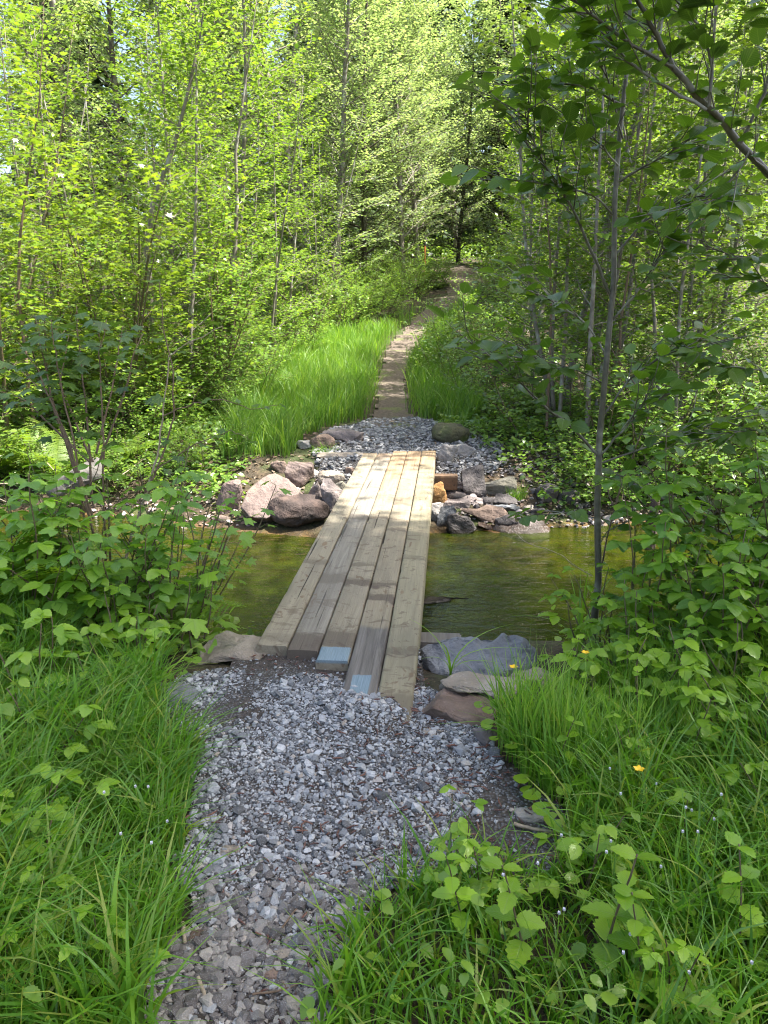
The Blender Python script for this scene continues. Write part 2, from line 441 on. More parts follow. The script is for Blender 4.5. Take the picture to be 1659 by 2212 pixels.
M['bark_near'] = bark_mat('smooth_alder_bark', (.06, .055, .04), (.15, .138, .10), 10, .6, .5, (.24, .235, .19), .25)
M['bark'] = bark_mat('grey_bark', (.11, .092, .075), (.28, .245, .205), 7, .4, .8, (.38, .365, .33))
M['bark_dark'] = bark_mat('dark_bark', (.035, .026, .02), (.11, .085, .065), 9, .25, .9, (.16, .17, .11))
M['twig'] = bark_mat('brown_twig', (.10, .065, .04), (.22, .15, .10), 20, .3, .7)
M['cane'] = bark_mat('green_brown_cane', (.07, .05, .03), (.15, .12, .06), 20, .3, .6)
M['dryt'] = bark_mat('dry_stem', (.25, .19, .13), (.42, .35, .26), 20, .3, .8)
M['deadwood'] = bark_mat('rotten_wood', (.03, .022, .018), (.12, .085, .06), 12, .12, .95, None, 1.0)
M['greywood'] = bark_mat('weathered_wood', (.075, .068, .06), (.19, .175, .155), 9, .2, .9, None, .8)

# ------------------------------------------------------------------ leaf shapes
def leaf_tpl(n=5, w=.36, serr=0.0, fold=.18, droop=.16, belly=.45, petiole=0.0):
    ts = np.linspace(0, 1, n)
    V, U = [], []
    for i, t in enumerate(ts):
        prof = math.sin(math.pi * min(1, t ** (math.log(.5) / math.log(belly)))) ** .75 if 0 < t < 1 else 0.0
        ww = w * prof
        if serr and 0 < i < n - 1: ww *= 1 + serr * (1 if i % 2 else -1)
        ww = max(ww, .012)
        y = petiole + t; z = -droop * t * t
        ys = y - (.03 if serr and i % 2 == 0 else 0)
        V += [(-ww, ys, z + fold * ww), (0, y, z), (ww, ys, z + fold * ww)]
        U += [(-prof if prof else 0, t, 0), (0, t, 0), (prof, t, 0)]
    F = []
    for i in range(n - 1):
        a = 3 * i
        F += [(a, a + 1, a + 4, a + 3), (a + 1, a + 2, a + 5, a + 4)]
    return dict(V=np.array(V, float), F4=np.array(F, int), F3=np.zeros((0, 3), int), U=np.array(U, float))

def lobed_tpl(lobes=5, spread=2.3, depth=.45, teeth=1, droop=.25, w=1.0):
    pts, U = [(0, .0, 0)], [(0, 0, 0)]
    out = []
    n = lobes * 4 * teeth
    for i in range(n + 1):
        a = -spread + 2 * spread * i / n
        ph = (i / n) * lobes
        tri = 1 - abs((ph % 1) - .5) * 2
        r = (1 - depth) + depth * tri ** 1.2
        r *= .62 + .38 * math.cos(a * .62)
        if teeth > 1 and i % 2: r *= 1.08
        x, y = w * math.sin(a) * r * .62, .38 + math.cos(a) * r * .62
        out.append((x, y, -droop * (x * x + (y - .3) ** 2)))
    V = np.array([(0, .36, 0)] + out)
    F3 = np.array([(0, i + 1, i) for i in range(1, n + 1)] + [(0, 1, n + 1)])
    Uv = np.stack([V[:, 0] * 1.6, V[:, 1], V[:, 2] * 0], 1)
    return dict(V=V, F4=np.zeros((0, 4), int), F3=F3, U=Uv)

def round_tpl(n=10):
    V = [(0, .5, -.05)]
    for i in range(n):
        a = -math.pi + 2 * math.pi * i / n + math.pi / n
        r = .5 * (.80 + .2 * math.cos(a * .5))
        V.append((math.sin(a) * r * 1.1, .5 + math.cos(a) * r, .04 * math.cos(2 * a)))
    F3 = [(0, 1 + (i + 1) % n, 1 + i) for i in range(n) if i != n - 1]
    V = np.array(V); U = np.stack([V[:, 0] * 2, V[:, 1], V[:, 2] * 0], 1)
    return dict(V=V, F4=np.zeros((0, 4), int), F3=np.array(F3), U=U)

T_NEAR = leaf_tpl(13, .36, .07, .22, .18, .45, .12)
T_BRAM = leaf_tpl(13, .36, .10, .16, .22, .42, .02)
T_MID = leaf_tpl(5, .34, 0, .2, .2, .45, .1)
T_LOW = leaf_tpl(4, .40, 0, .2, .15, .48, .1)
T_MAPLE = lobed_tpl(5, 2.2, .5, 1)
T_MAPLEN = lobed_tpl(5, 2.3, .42, 3, .2)
T_ROUND = round_tpl()
T_PINNA = leaf_tpl(15, .075, .5, .1, .25, .28)
T_PINLOW = leaf_tpl(5, .14, 0, .1, .25, .3)
T_BLADE = leaf_tpl(3, .05, 0, 0, .1, .3)

UP = Vector((0, 0, 1))
def rv(r): return Vector((r.uniform(-1, 1), r.uniform(-1, 1), r.uniform(-1, 1)))

def polyline(p, d, L, n, r, wander=.15, lift=0.0):
    p, d = Vector(p), Vector(d).normalized(); pts = [p.copy()]
    for i in range(n):
        d = (d + rv(r) * wander + UP * lift).normalized()
        p = p + d * (L / n); pts.append(p.copy())
    return pts

def interp(pts, t):
    f = t * (len(pts) - 1); i = min(int(f), len(pts) - 2); q = f - i
    return pts[i].lerp(pts[i + 1], q), (pts[i + 1] - pts[i]).normalized()

class Leaves:
    def __init__(s): s.P, s.D, s.N, s.S = [], [], [], []
    def put(s, p, d, n, size): s.P.append(tuple(p)); s.D.append(tuple(d)); s.N.append(tuple(n)); s.S.append(size)
    def along(s, pts, r, spacing, size, t0=.15, droop=.25, tilt=.45):
        L = sum((pts[i + 1] - pts[i]).length for i in range(len(pts) - 1))
        n = max(1, int(L * (1 - t0) / spacing)); side = 1
        for i in range(n + 1):
            t = t0 + (1 - t0) * (i / n)
            p, d = interp(pts, t)
            h = d.cross(UP)
            if h.length < .1: h = rv(r)
            h.normalize(); side = -side
            dd = d * r.uniform(.25, .8) + h * side * r.uniform(.5, 1.0) + rv(r) * .25 - UP * droop * r.uniform(.2, 1.3)
            if i == n: dd = d + rv(r) * .3 - UP * droop
            s.put(p, dd, UP + rv(r) * tilt, size * r.uniform(.65, 1.15))

def grow(seed, H, r0, nb, h0, blen, lean=(0, 0), wander=.06, bup=(.9, .35), twig=.55, tw_n=6, leaf_sp=.09,
         leaf=.085, T=T_MID, prof=None, trunks=1, spread=.25, tube_n=6, droop=.25, tilt=.45, blift=.03, tpts=None):
    """a woody plant: returns (wood MB, leaf MB)"""
    r = random.Random(seed); W, LV = MB(), Leaves()
    prof = prof or (lambda t: 1 - .65 * t)
    for q in range(trunks):
        a = q * 2.4 + r.uniform(0, 6)
        base = Vector((math.cos(a), math.sin(a), 0)) * (0.06 + .05 * trunks) * (trunks > 1)
        d = Vector((lean[0], lean[1], 1)) + (Vector((math.cos(a), math.sin(a), 0)) * spread * r.uniform(.5, 1.4) if trunks > 1 else Vector())
        Hq = H * r.uniform(.75, 1.05) if trunks > 1 else H
        tp = tpts or polyline(base - UP * .15, d, Hq, 12, r, wander, .02)
        W.tube(tp, [r0 * 1.25, r0, r0 * .75, r0 * .5, r0 * .12], tube_n)
        nbq = max(3, nb // trunks)
        for k in range(nbq):
            t = h0 + (1 - h0) * (k + r.random()) / nbq
            p, td = interp(tp, min(t, .995))
            az = k * 2.4 + r.uniform(-.5, .5)
            e = bup[0] * (t) + bup[1] * (1 - t)
            d = Vector((math.cos(az), math.sin(az), e + r.uniform(-.2, .25)))
            L = blen * prof(t) * r.uniform(.6, 1.2)
            bp = polyline(p, d, L, 6, r, .16, blift)
            rb = max(.003, r0 * (1 - t) * .5 * min(1, L / blen + .3))
            W.tube(bp, [rb, rb * .6, .002], 5 if r0 > .03 else 4)
            LV.along(bp, r, leaf_sp * 1.3, leaf, .35, droop, tilt)
            m = max(2, int(tw_n * L / blen))
            for j in range(m):
                s = .22 + .76 * (j + r.random()) / m
                q0, bd = interp(bp, s)
                h = bd.cross(UP); h = (h if h.length > .1 else rv(r)).normalized() * (1 if j % 2 else -1)
                dd = bd * .8 + h * r.uniform(.5, 1.1) + UP * r.uniform(-.2, .35)
                tpz = polyline(q0, dd, twig * r.uniform(.5, 1.2) * (1.15 - .5 * s), 3, r, .2, .02)
                W.tube(tpz, [max(.0022, rb * .35), .0015], 3, cap=False)
                LV.along(tpz, r, leaf_sp, leaf, .12, droop, tilt)
    B = MB(); B.leaves(T, LV.P, LV.D, LV.N, LV.S)
    return W, B

# ------------------------------------------------------------------ the setting
def grid_sheet(name, xs, ys, zf, mat, keep=None):
    X, Y = np.meshgrid(xs, ys, indexing='ij'); Z = zf(X, Y)
    nx, ny = len(xs), len(ys)
    i, j = np.meshgrid(np.arange(nx - 1), np.arange(ny - 1), indexing='ij')
    a = i * ny + j; F = np.stack([a, a + ny, a + ny + 1, a + 1], -1)
    if keep is not None:
        cx = (X[:-1, :-1] + X[1:, 1:]) / 2; cy = (Y[:-1, :-1] + Y[1:, 1:]) / 2
        F = F[keep(cx, cy)]
    F = F.reshape(-1, 4); V = np.stack([X, Y, Z], -1).reshape(-1, 3)
    used = np.unique(F); re = np.zeros(len(V), int); re[used] = np.arange(len(used))
    b = MB(); b.add(V[used], re[F])
    o = b.build(name, mat); o['kind'] = 'structure'
    return o

def spread_axis(lo, hi, step, far, g=1.18):
    mid = list(np.arange(lo, hi + 1e-6, step))
    a, s = hi, step
    while a < far: s *= g; a += s; mid.append(a)
    a, s = lo, step
    while a > -far: s *= g; a -= s; mid.insert(0, a)
    return np.array(mid)

YA = list(np.arange(.5, 11.5, .06)) + list(np.arange(11.5, 36, .2)); _s = .2
while YA[-1] < 420: _s *= 1.15; YA.append(YA[-1] + _s)
_s, _y = .06, .5
while _y > -420: _s *= 1.2; _y -= _s; YA.insert(0, _y)
grid_sheet('ground', spread_axis(-4.5, 4.5, .07, 420), np.array(YA), gz, ground_mat())

wb = grid_sheet('water', np.linspace(-70, 70, 60), np.linspace(3.55, 8.9, 10), lambda x, y: np.full_like(x, -.5), water_mat())

# gravel approach: outline taken from the photo
GL = [(470, 1436), (372, 1475), (345, 1540), (425, 1630), (405, 1760), (385, 1850), (405, 1990), (310, 2110), (300, 2300)]
GR = [(690, 2300), (705, 2110), (745, 1990), (860, 1930), (1150, 1905), (1230, 1850), (1235, 1765), (1085, 1660), (1050, 1560), (935, 1490), (905, 1440)]
GPOLY = [tuple(at(*p)[:2]) for p in GL] + [tuple(at(*p)[:2]) for p in GR] + [(.16, 3.75), (-.55, 3.75)]
BDIR = Vector((math.sin(rad(4.7)), math.cos(rad(4.7)), 0)); BPERP = Vector((BDIR.y, -BDIR.x, 0))
B0 = at(562, 1383, .02) - BDIR * 3.43          # left edge of the deck, s = 0 near the viewer

def grav_z(x, y):
    z = gz(x, y)
    flat = -.022 + .010 * fbm(x, y, 3.0, 5)
    k = np.clip((y - 2.75) / .4, 0, 1) * np.clip((3.75 - y) / .25, 0, 1)
    z = np.maximum(z, z * (1 - k) + flat * k)
    heap = .062 * np.exp(-(((x + .08) / .13) ** 2 + ((y - 2.64) / .13) ** 2)) + .03 * np.exp(-(((x + .35) / .5) ** 2 + ((y - 2.6) / .5) ** 2))
    return z + heap + .008
grid_sheet('gravel_path', np.arange(-1.3, 1.1, .025), np.arange(1.0, 3.8, .025), grav_z, gravelbed_mat(),
           lambda x, y: pip(x + .05 * fbm(x, y, 9, 3), y + .05 * fbm(x, y, 9, 4), GPOLY))

FARG = [(-.62, 7.55), (-.8, 8.4), (-.8, 9.1), (-.5, 9.8), (-.2, 10.35), (.45, 10.4), (.8, 9.9), (.95, 9.3), (1.35, 8.7), (1.3, 8.1), (.8, 7.6), (.45, 7.5)]
def farg_z(x, y):
    k = np.clip(1 - np.abs(x - .15) / 1.0, 0, 1) ** .6 * np.clip((y - 7.6) / .5, 0, 1)
    return gz(x, y) * (1 - k) + np.maximum(gz(x, y), -.035) * k + .01
farg = grid_sheet('gravel_path', np.arange(-1.2, 2.0, .04), np.arange(7.2, 10.8, .04), farg_z, bpy.data.materials['gravel_dirt'],
           lambda x, y: pip(x + .1 * fbm(x, y, 5, 3), y + .1 * fbm(x, y, 5, 4), FARG))

PATH = [(.10, 9.6), (.10, 11), (.11, 12), (.14, 13.5), (.20, 15), (.36, 17), (.62, 18.7), (1.12, 21), (1.75, 23), (2.35, 25.5), (2.9, 28.5), (3.1, 31), (3.15, 34), (2.9, 37), (2.0, 40), (.5, 43)]
PX = np.array([p[0] for p in PATH]); PY = np.array([p[1] for p in PATH])
def path_dist(x, y):
    px = np.interp(y, PY, PX); sl = np.gradient(PX, PY); s = np.interp(y, PY, sl)
    return np.abs(x - px) / np.sqrt(1 + s * s)
def path_w(y): return np.interp(y, [9, 11, 15, 20, 26, 33, 40], [.40, .23, .25, .28, .42, .95, .9])
grid_sheet('dirt_path', np.arange(-.8, 4.6, .06), np.concatenate([np.arange(9.6, 30, .09), np.arange(30, 43, .15)]),
           lambda x, y: gz(x, y) + .022, path_mat(),
           lambda x, y: path_dist(x, y) < path_w(y) * (1 + .28 * fbm(x, y, 4, 7)))

# ------------------------------------------------------------------ stones
def hull(points):
    bm = bmesh.new()
    for p in points: bm.verts.new(p)
    res = bmesh.ops.convex_hull(bm, input=bm.verts)
    bmesh.ops.delete(bm, geom=list({g for g in res['geom_interior'] + res['geom_unused'] if isinstance(g, bmesh.types.BMVert)}), context='VERTS')
    bmesh.ops.recalc_face_normals(bm, faces=bm.faces)
    return bm

def chip_tpl(seed, n=11):
    r = random.Random(seed); pts = []
    for i in range(n):
        v = rv(r).normalized() * .5 * r.uniform(.8, 1.0)
        pts.append((v.x * 1.2, v.y, v.z * .72))
    bm = hull(pts); bm.verts.ensure_lookup_table(); bm.verts.index_update()
    V = np.array([v.co[:] for v in bm.verts]); F = np.array([[v.index for v in f.verts] for f in bm.faces if len(f.verts) == 3])
    bm.free()
    return dict(V=V, F4=np.zeros((0, 4), int), F3=F, U=np.zeros_like(V))
CHIPS = [chip_tpl(i) for i in range(7)]

def scatter_stones(name, poly, n, sizes, zf, mat, seed, dens=None, label_=None):
    rg = np.random.default_rng(seed)
    P = np.array(poly); lo, hi = P.min(0), P.max(0)
    x = rg.uniform(lo[0], hi[0], n * 3); y = rg.uniform(lo[1], hi[1], n * 3)
    k = pip(x + .06 * fbm(x, y, 9, 3), y + .06 * fbm(x, y, 9, 4), poly)
    if dens is not None: k &= rg.random(len(x)) < dens(x, y)
    x, y = x[k][:n], y[k][:n]
    s = np.exp(rg.normal(math.log(sizes[0]), sizes[1], len(x))).clip(sizes[2], sizes[3])
    b = MB(); q = rg.integers(0, len(CHIPS), len(x))
    z = zf(x, y) + s * .14
    for c in range(len(CHIPS)):
        m = q == c; nn = m.sum()
        a = rg.uniform(0, 2 * math.pi, nn)
        D = np.stack([np.cos(a), np.sin(a), rg.normal(0, .25, nn)], 1)
        N = np.stack([rg.normal(0, .3, nn), rg.normal(0, .3, nn), np.ones(nn)], 1)
        b.leaves(CHIPS[c], np.stack([x[m], y[m], z[m]], 1), D, N, s[m])
    o = b.build(name, mat, smooth=False)
    return tag(o, label_, None, None, 'stuff')

GST = [(0, (.06, .06, .06)), (.2, (.13, .134, .138)), (.5, (.27, .278, .285)), (.75, (.36, .37, .375)), (.92, (.46, .465, .465)), (1, (.34, .28, .22))]
M['gravel'] = stone_mat('crushed_gravel', GST)
M['farstones'] = stone_mat('bank_gravel', [(0, (.075, .072, .07)), (.35, (.155, .15, .15)), (.7, (.26, .255, .25)), (1, (.40, .39, .38))])
M['creekstones'] = stone_mat('bank_pebbles', [(0, (.05, .04, .04)), (.4, (.14, .12, .11)), (.75, (.28, .24, .22)), (1, (.42, .36, .33))])
def gd(x, y): return np.clip(1.1 - 4.2 * np.clip(fbm(x, y, 2.7, 9) + .25 * np.clip(x - .1, 0, 1) + .06, 0, 1), .05, 1) * np.clip(.35 + (y - 1.45) / .45, .3, 1)
scatter_stones('gravel', GPOLY, 34000, (.0070, .56, .0035, .026), grav_z, M['gravel'], 1, gd, 'fine crushed grey gravel spread over the near path')
scatter_stones('gravel', GPOLY, 900, (.025, .34, .015, .055), grav_z, M['gravel'], 2, gd, 'coarse grey gravel lying on the near path')
LOWP = [tuple(at(*p)[:2]) for p in [(405, 1860), (395, 1990), (300, 2120), (290, 2300), (690, 2300), (720, 2050), (860, 1930)]]
M['brownstones'] = stone_mat('brown_pebbles', [(0, (.06, .05, .045)), (.4, (.14, .125, .115)), (.75, (.22, .20, .18)), (1, (.34, .31, .27))])
scatter_stones('pebbles', LOWP, 2200, (.017, .5, .007, .05), grav_z, M['brownstones'], 3, lambda x, y: np.clip((1.95 - y) / .4, 0, 1), 'brownish pebbles at the near end of the path')
scatter_stones('gravel', FARG, 5200, (.035, .35, .018, .09), farg_z, M['farstones'], 4, lambda x, y: np.where((np.abs(x - .1) < .45) & (y < 8.0), 0, 1), 'pale gravel round the far end of the footbridge')
BANKR = [(.5, 7.0), (1.0, 8.2), (2.2, 9.0), (3.6, 8.2), (3.4, 7.4), (1.8, 7.0)]
scatter_stones('pebbles', BANKR, 1000, (.04, .4, .02, .11), lambda x, y: gz(x, y) + .005, M['creekstones'], 5, None, 'dark pebbles on the shaded far bank')
BANKL = [(-.45, 7.0), (-.6, 7.9), (-1.4, 7.7), (-3.2, 7.75), (-3.6, 7.3), (-1.5, 6.9)]
scatter_stones('pebbles', BANKL, 350, (.035, .4, .02, .10), lambda x, y: gz(x, y) + .005, stone_mat('pink_pebbles', [(0, (.12, .09, .08)), (.5, (.34, .25, .23)), (1, (.5, .42, .38))]), 6, None, 'pinkish pebbles along the far bank left of the footbridge')

def rock_mesh(seed, size, kind='block', detail=3, rough=.06):
    """angular stone: hull of scattered points, bevelled, subdivided and roughened"""
    r = random.Random(seed); pts = []
    n = {'block': 13, 'slab': 15, 'round': 34, 'wedge': 11}[kind]
    for i in range(n):
        if kind == 'round': v = rv(r).normalized() * r.uniform(.93, 1)
        else:
            v = rv(r); m = max(abs(v.x), abs(v.y), abs(v.z)); v = v / m * r.uniform(.8, 1.0)
            if kind == 'slab': v.z *= 1.0; v.x *= .96
            if kind == 'wedge': v.x *= (1 - .45 * max(0, v.z)); v.y *= (1 - .5 * max(0, v.z))
        pts.append(v)
    lo = [min(p[i] for p in pts) for i in range(3)]; hi = [max(p[i] for p in pts) for i in range(3)]
    pts = [Vector([((p[i] - lo[i]) / (hi[i] - lo[i]) - .5) * size[i] for i in range(3)]) for p in pts]
    bm = hull(pts)
    md = min(size)
    bmesh.ops.dissolve_limit(bm, angle_limit=.22, verts=bm.verts, edges=bm.edges)
    bmesh.ops.bevel(bm, geom=list(bm.edges), offset=md * (.05 if kind != 'round' else .03), segments=1, affect='EDGES')
    bmesh.ops.triangulate(bm, faces=bm.faces)
    for k in range(detail):
        bmesh.ops.subdivide_edges(bm, edges=[e for e in bm.edges if e.calc_length() > max(size) * .07], cuts=1, use_grid_fill=True)
        bmesh.ops.triangulate(bm, faces=[f for f in bm.faces if len(f.verts) > 3])
    for _ in range(4 if kind == 'round' else 0): bmesh.ops.smooth_vert(bm, verts=bm.verts, factor=.5, use_axis_x=True, use_axis_y=True, use_axis_z=True)
    bm.normal_update(); off = Vector((seed * 3.1, seed * 1.7, seed * .9)); a = max(size)
    for v in bm.verts:
        q = v.co / a
        h = mnoise.fractal(q * 3.2 + off, 1.0, 2.0, 4) * rough + mnoise.fractal(q * 13 + off, 1.0, 2.0, 3) * rough * .32 - rough * .5 * max(0, mnoise.noise(q * 5.5 + off * 2) - .1)
        # strata ledges
        h += rough * .35 * (abs(((q.z + .15 * q.x) * 9 + mnoise.noise(q * 3 + off)) % 1 - .5) - .25)
        v.co += v.normal * h * a * .55
    me = bpy.data.meshes.new('rock'); bm.to_mesh(me); bm.free()
    for p in me.polygons: p.use_smooth = True
    if hasattr(me, 'set_sharp_from_angle'): me.set_sharp_from_angle(angle=rad(38))
    return me

PINK = ((0.145, 0.105, 0.089), (0.213, 0.161, 0.141), (0.242, 0.179, 0.136)); GREY = ((.13, .135, .145), (.235, .24, .25), (.31, .315, .32))
DARK = ((.045, .04, .038), (.12, .105, .10), (.17, .14, .13)); BEIGE = ((0.231, 0.190, 0.143), (0.339, 0.292, 0.238), (0.380, 0.339, 0.285))
BROWN = ((0.110, 0.075, 0.055), (0.230, 0.165, 0.130), (0.300, 0.210, 0.160)); ORANGE = ((0.252, 0.115, 0.036), (0.418, 0.238, 0.086), (0.446, 0.288, 0.144))
WHITE = ((0.239, 0.217, 0.199), (0.342, 0.319, 0.296), (0.376, 0.354, 0.331)); OLIVE = ((0.134, 0.122, 0.088), (0.242, 0.223, 0.175), (0.297, 0.269, 0.215))
GPINK = ((0.146, 0.121, 0.109), (0.263, 0.219, 0.205), (0.321, 0.270, 0.249)); BOULD = ((0.029, 0.021, 0.017), (0.063, 0.044, 0.038), (0.126, 0.084, 0.067))

Z3 = lambda X, Y: ((1650 + X / 2.765) * .5486, (1750 + Y / 2.765) * .5486)
Z4 = lambda X, Y: ((800 + X / 2.552) * .5486, (1650 + Y / 2.552) * .5486)
Z8 = lambda X, Y: ((900 + X / 1.276) * .5486, (2300 + Y / 1.276) * .5486)
RS = [0]
def ground_hit(px, py):
    lo = np.linspace(.25, -.62, 400); best = -.6
    pts = [at(px, py, z) for z in lo]
    g = gz(np.array([p.x for p in pts]), np.array([p.y for p in pts]))
    for z, q in zip(lo, g):
        if q >= z: return float(z)
    return -.62
def rock(conv, x0, x1, y0, y1, zb, kind, pal, label, name='rock', dep=.8, tilt=(0, 0, 0), stripes=0, rough=.085, sink=.12, hs=1.4, group=None, mesh_seed=None):
    """a stone that shows between x0..x1 and y0..y1 of a photo crop, standing at height zb"""
    RS[0] += 1
    (a, t), (b, c) = conv(x0, y0), conv(x1, y1)
    zb = ground_hit((a + b) / 2, c)
    base = at((a + b) / 2, c, zb); sc1 = (at(b, c, zb) - at(a, c, zb)).length
    sx = sc1 * 1.15; sy = sx * dep
    dist = base.y + sy * .3
    pxm = FPX / (dist / CP) * 1.0
    hpx = (c - t) / pxm                       # apparent height in metres across the line of sight
    gr = (CAM_H - zb) / math.hypot(dist, CAM_H - zb)
    sz = max(.25 * sx * (.6 if kind == 'slab' else 1), (hpx - sy * gr * .9) / max(.3, math.sqrt(1 - gr * gr))) * hs
    me = rock_mesh(mesh_seed or RS[0] * 7 + 3, (sx * 1.04, sy, sz * (1 + sink)), kind, rough=rough)
    me.materials.append(rock_mat(*pal, stripes=stripes))
    o = link(name, me)
    o.location = (base.x, base.y + sy * .5, zb + sz * .5 - sz * sink * .5)
    o.rotation_euler = tuple(rad(q) for q in tilt)
    return tag(o, label, 'rock' if name != 'boulder' else 'boulder', group)

def outline_rock(pts, off, grow_, pal, label, seed, rough=.035, name='rock', stripes=0):
    r = random.Random(seed); c = sum(pts, Vector()) / len(pts); P = list(pts)
    for p in pts:
        d = (p - c); P.append(p + off * r.uniform(.8, 1.1) + d * grow_)
    P += [c.lerp(p, r.uniform(.45, .8)) + (pts[0] - c).cross(pts[len(pts) // 3] - c).normalized() * r.uniform(.0, .02) * (-1 if off.z < 0 and (pts[0] - c).cross(pts[len(pts) // 3] - c).z < 0 else 1) for p in pts[::2]]
    bm = hull([p - c for p in P])
    bmesh.ops.dissolve_limit(bm, angle_limit=.12, verts=bm.verts, edges=bm.edges)
    bmesh.ops.bevel(bm, geom=list(bm.edges), offset=.008, segments=1, affect='EDGES'); bmesh.ops.triangulate(bm, faces=bm.faces)
    for k in range(4):
        bmesh.ops.subdivide_edges(bm, edges=[e for e in bm.edges if e.calc_length() > .022], cuts=1, use_grid_fill=True)
        bmesh.ops.triangulate(bm, faces=[f for f in bm.faces if len(f.verts) > 3])
    bm.normal_update(); o_ = Vector((seed * 3.3, seed * 1.9, seed))
    for v in bm.verts:
        q = v.co
        v.co += v.normal * (mnoise.fractal(q * 5 + o_, 1.0, 2.0, 4) * rough * .5 + mnoise.fractal(q * 22 + o_, 1.0, 2.0, 4) * rough * .22 - rough * .45 * max(0, mnoise.noise(q * 9 + o_ * 2) - .05))
    me = bpy.data.meshes.new('rock'); bm.to_mesh(me); bm.free(); me.materials.append(rock_mat(*pal, stripes=stripes))
    for p in me.polygons: p.use_smooth = True
    if hasattr(me, 'set_sharp_from_angle'): me.set_sharp_from_angle(angle=rad(32))
    return tag(link(name, me, None, c), label, 'rock')
Z8P = lambda X, Y, z: at(*Z8(X, Y), z)
outline_rock([Z8P(*q) for q in [(968, 335, -.06), (1010, 292, -.03), (1100, 282, -.02), (1230, 258, -.01), (1400, 243, .0), (1500, 270, -.02), (1562, 322, -.05), (1555, 390, -.09), (1480, 430, -.10), (1330, 455, -.10), (1240, 505, -.14), (1150, 475, -.13), (1060, 430, -.10)]],
             Vector((0, .05, -.34)), .06, GREY, 'large flat blue-grey rock right of the near end of the footbridge', 31, .075)
Z4Y = lambda X, Y, y: at_y(*Z4(X, Y), y)
outline_rock([Z4Y(*q) for q in [(378, 890, 6.95), (470, 985, 6.88), (640, 1000, 6.86), (800, 900, 6.95), (965, 790, 7.08), (945, 690, 7.16), (850, 605, 7.26), (730, 538, 7.34), (660, 545, 7.34), (560, 620, 7.22), (450, 720, 7.10)]],
             Vector((.02, .30, -.16)), .08, PINK, 'large pink slab leaning on the far bank left of the footbridge', 32, .03)
# --- right of the far end
rock(Z3, 200, 385, 60, 275, -.08, 'wedge', WHITE, 'upright pale wedge of stone beside the far right corner of the footbridge', dep=.6, tilt=(0, 12, 0))
rock(Z3, 360, 575, 30, 185, -.06, 'slab', WHITE, 'pale flat stone lying behind the upright wedge at the far end', dep=.7, tilt=(-12, 8, 10))
rock(Z3, 150, 525, 385, 495, -.27, 'slab', GPINK, 'flat pinkish slab under the short timber block', dep=.55)
rock(Z3, 120, 310, 460, 675, -.42, 'block', ORANGE, 'orange stone tight against the right side of the footbridge', dep=.8)
rock(Z3, 300, 512, 518, 625, -.36, 'round', DARK, 'rounded dark grey stone right of the orange stone', dep=.8)
rock(Z3, 478, 715, 298, 600, -.30, 'block', DARK, 'upright dark stone between the flat pinkish slab and the beige block', dep=.7, tilt=(0, 6, 8))
rock(Z3, 655, 1045, 350, 575, -.28, 'block', OLIVE, 'large beige block left of the bright grass tuft', dep=.6, tilt=(8, 4, -6))
rock(Z3, 700, 832, 583, 668, -.36, 'round', DARK, 'small round grey stone below the beige block', dep=.8)
rock(Z3, 830, 1060, 560, 680, -.36, 'slab', DARK, 'dark stone in the shade under the beige block', dep=.6)
rock(Z3, 533, 702, 563, 668, -.37, 'block', GPINK, 'small grey block between two rounded stones', dep=.7)
rock(Z3, 243, 605, 598, 705, -.40, 'slab', GPINK, 'pale thin slab in the middle of the stone pile right of the footbridge', dep=.6, tilt=(6, 0, 10))
rock(Z3, 112, 262, 668, 845, -.46, 'block', WHITE, 'white block beside the footbridge below the orange stone', dep=.8)
rock(Z3, 190, 325, 670, 800, -.44, 'block', DARK, 'small black stone behind the white block', dep=.7)
rock(Z3, 228, 385, 690, 910, -.52, 'block', GREY, 'grey split stone right of the white block', dep=.7, tilt=(0, 14, 0))
rock(Z3, 325, 585, 780, 1030, -.58, 'wedge', DARK, 'wet black wedge standing at the edge of the water', dep=.7, tilt=(0, -8, 20))
rock(Z3, 498, 922, 660, 880, -.46, 'slab', BROWN, 'thick brown slab with a sunlit top in the stone pile', dep=.6, tilt=(4, 3, -12), hs=1.15)
rock(Z3, 805, 1105, 652, 790, -.42, 'slab', GREY, 'flat grey slab behind the thick brown slab', dep=.6, tilt=(5, 0, 8))
rock(Z3, 843, 1045, 775, 940, -.50, 'block', DARK, 'dark grey block right of the thick brown slab', dep=.7)
rock(Z3, 655, 850, 865, 965, -.54, 'block', BROWN, 'brown stone low under the thick brown slab', dep=.7)
rock(Z3, 825, 1405, 835, 1070, -.62, 'slab', GPINK, 'long pinkish rock sloping into the water right of the pile', dep=.55, tilt=(10, -5, 6), hs=1.2)
rock(Z3, 555, 905, 950, 1075, -.68, 'slab', ORANGE, 'orange rock half under water at the foot of the pile', dep=.6, tilt=(5, 0, -5))
rock(Z3, 1298, 1525, 455, 650, -.34, 'round', DARK, 'large dark rounded rock right of the grass tuft', dep=.7)
rock(Z3, 1540, 1760, 515, 665, -.36, 'round', DARK, 'dark rock under the overhanging bushes', dep=.7)
rock(Z3, 1148, 1245, 678, 758, -.44, 'block', BEIGE, 'small tan stone below the grass tuft', dep=.7)
rock(Z3, 1228, 1362, 705, 800, -.46, 'block', DARK, 'small dark stone beside the tan stone', dep=.7)
rock(lambda X, Y: (X, Y), 940, 1015, 920, 962, -.02, 'round', ((.05, .05, .03), (.13, .12, .06), (.10, .13, .03)), 'mossy brown rock at the right edge of the far gravel', dep=.7)
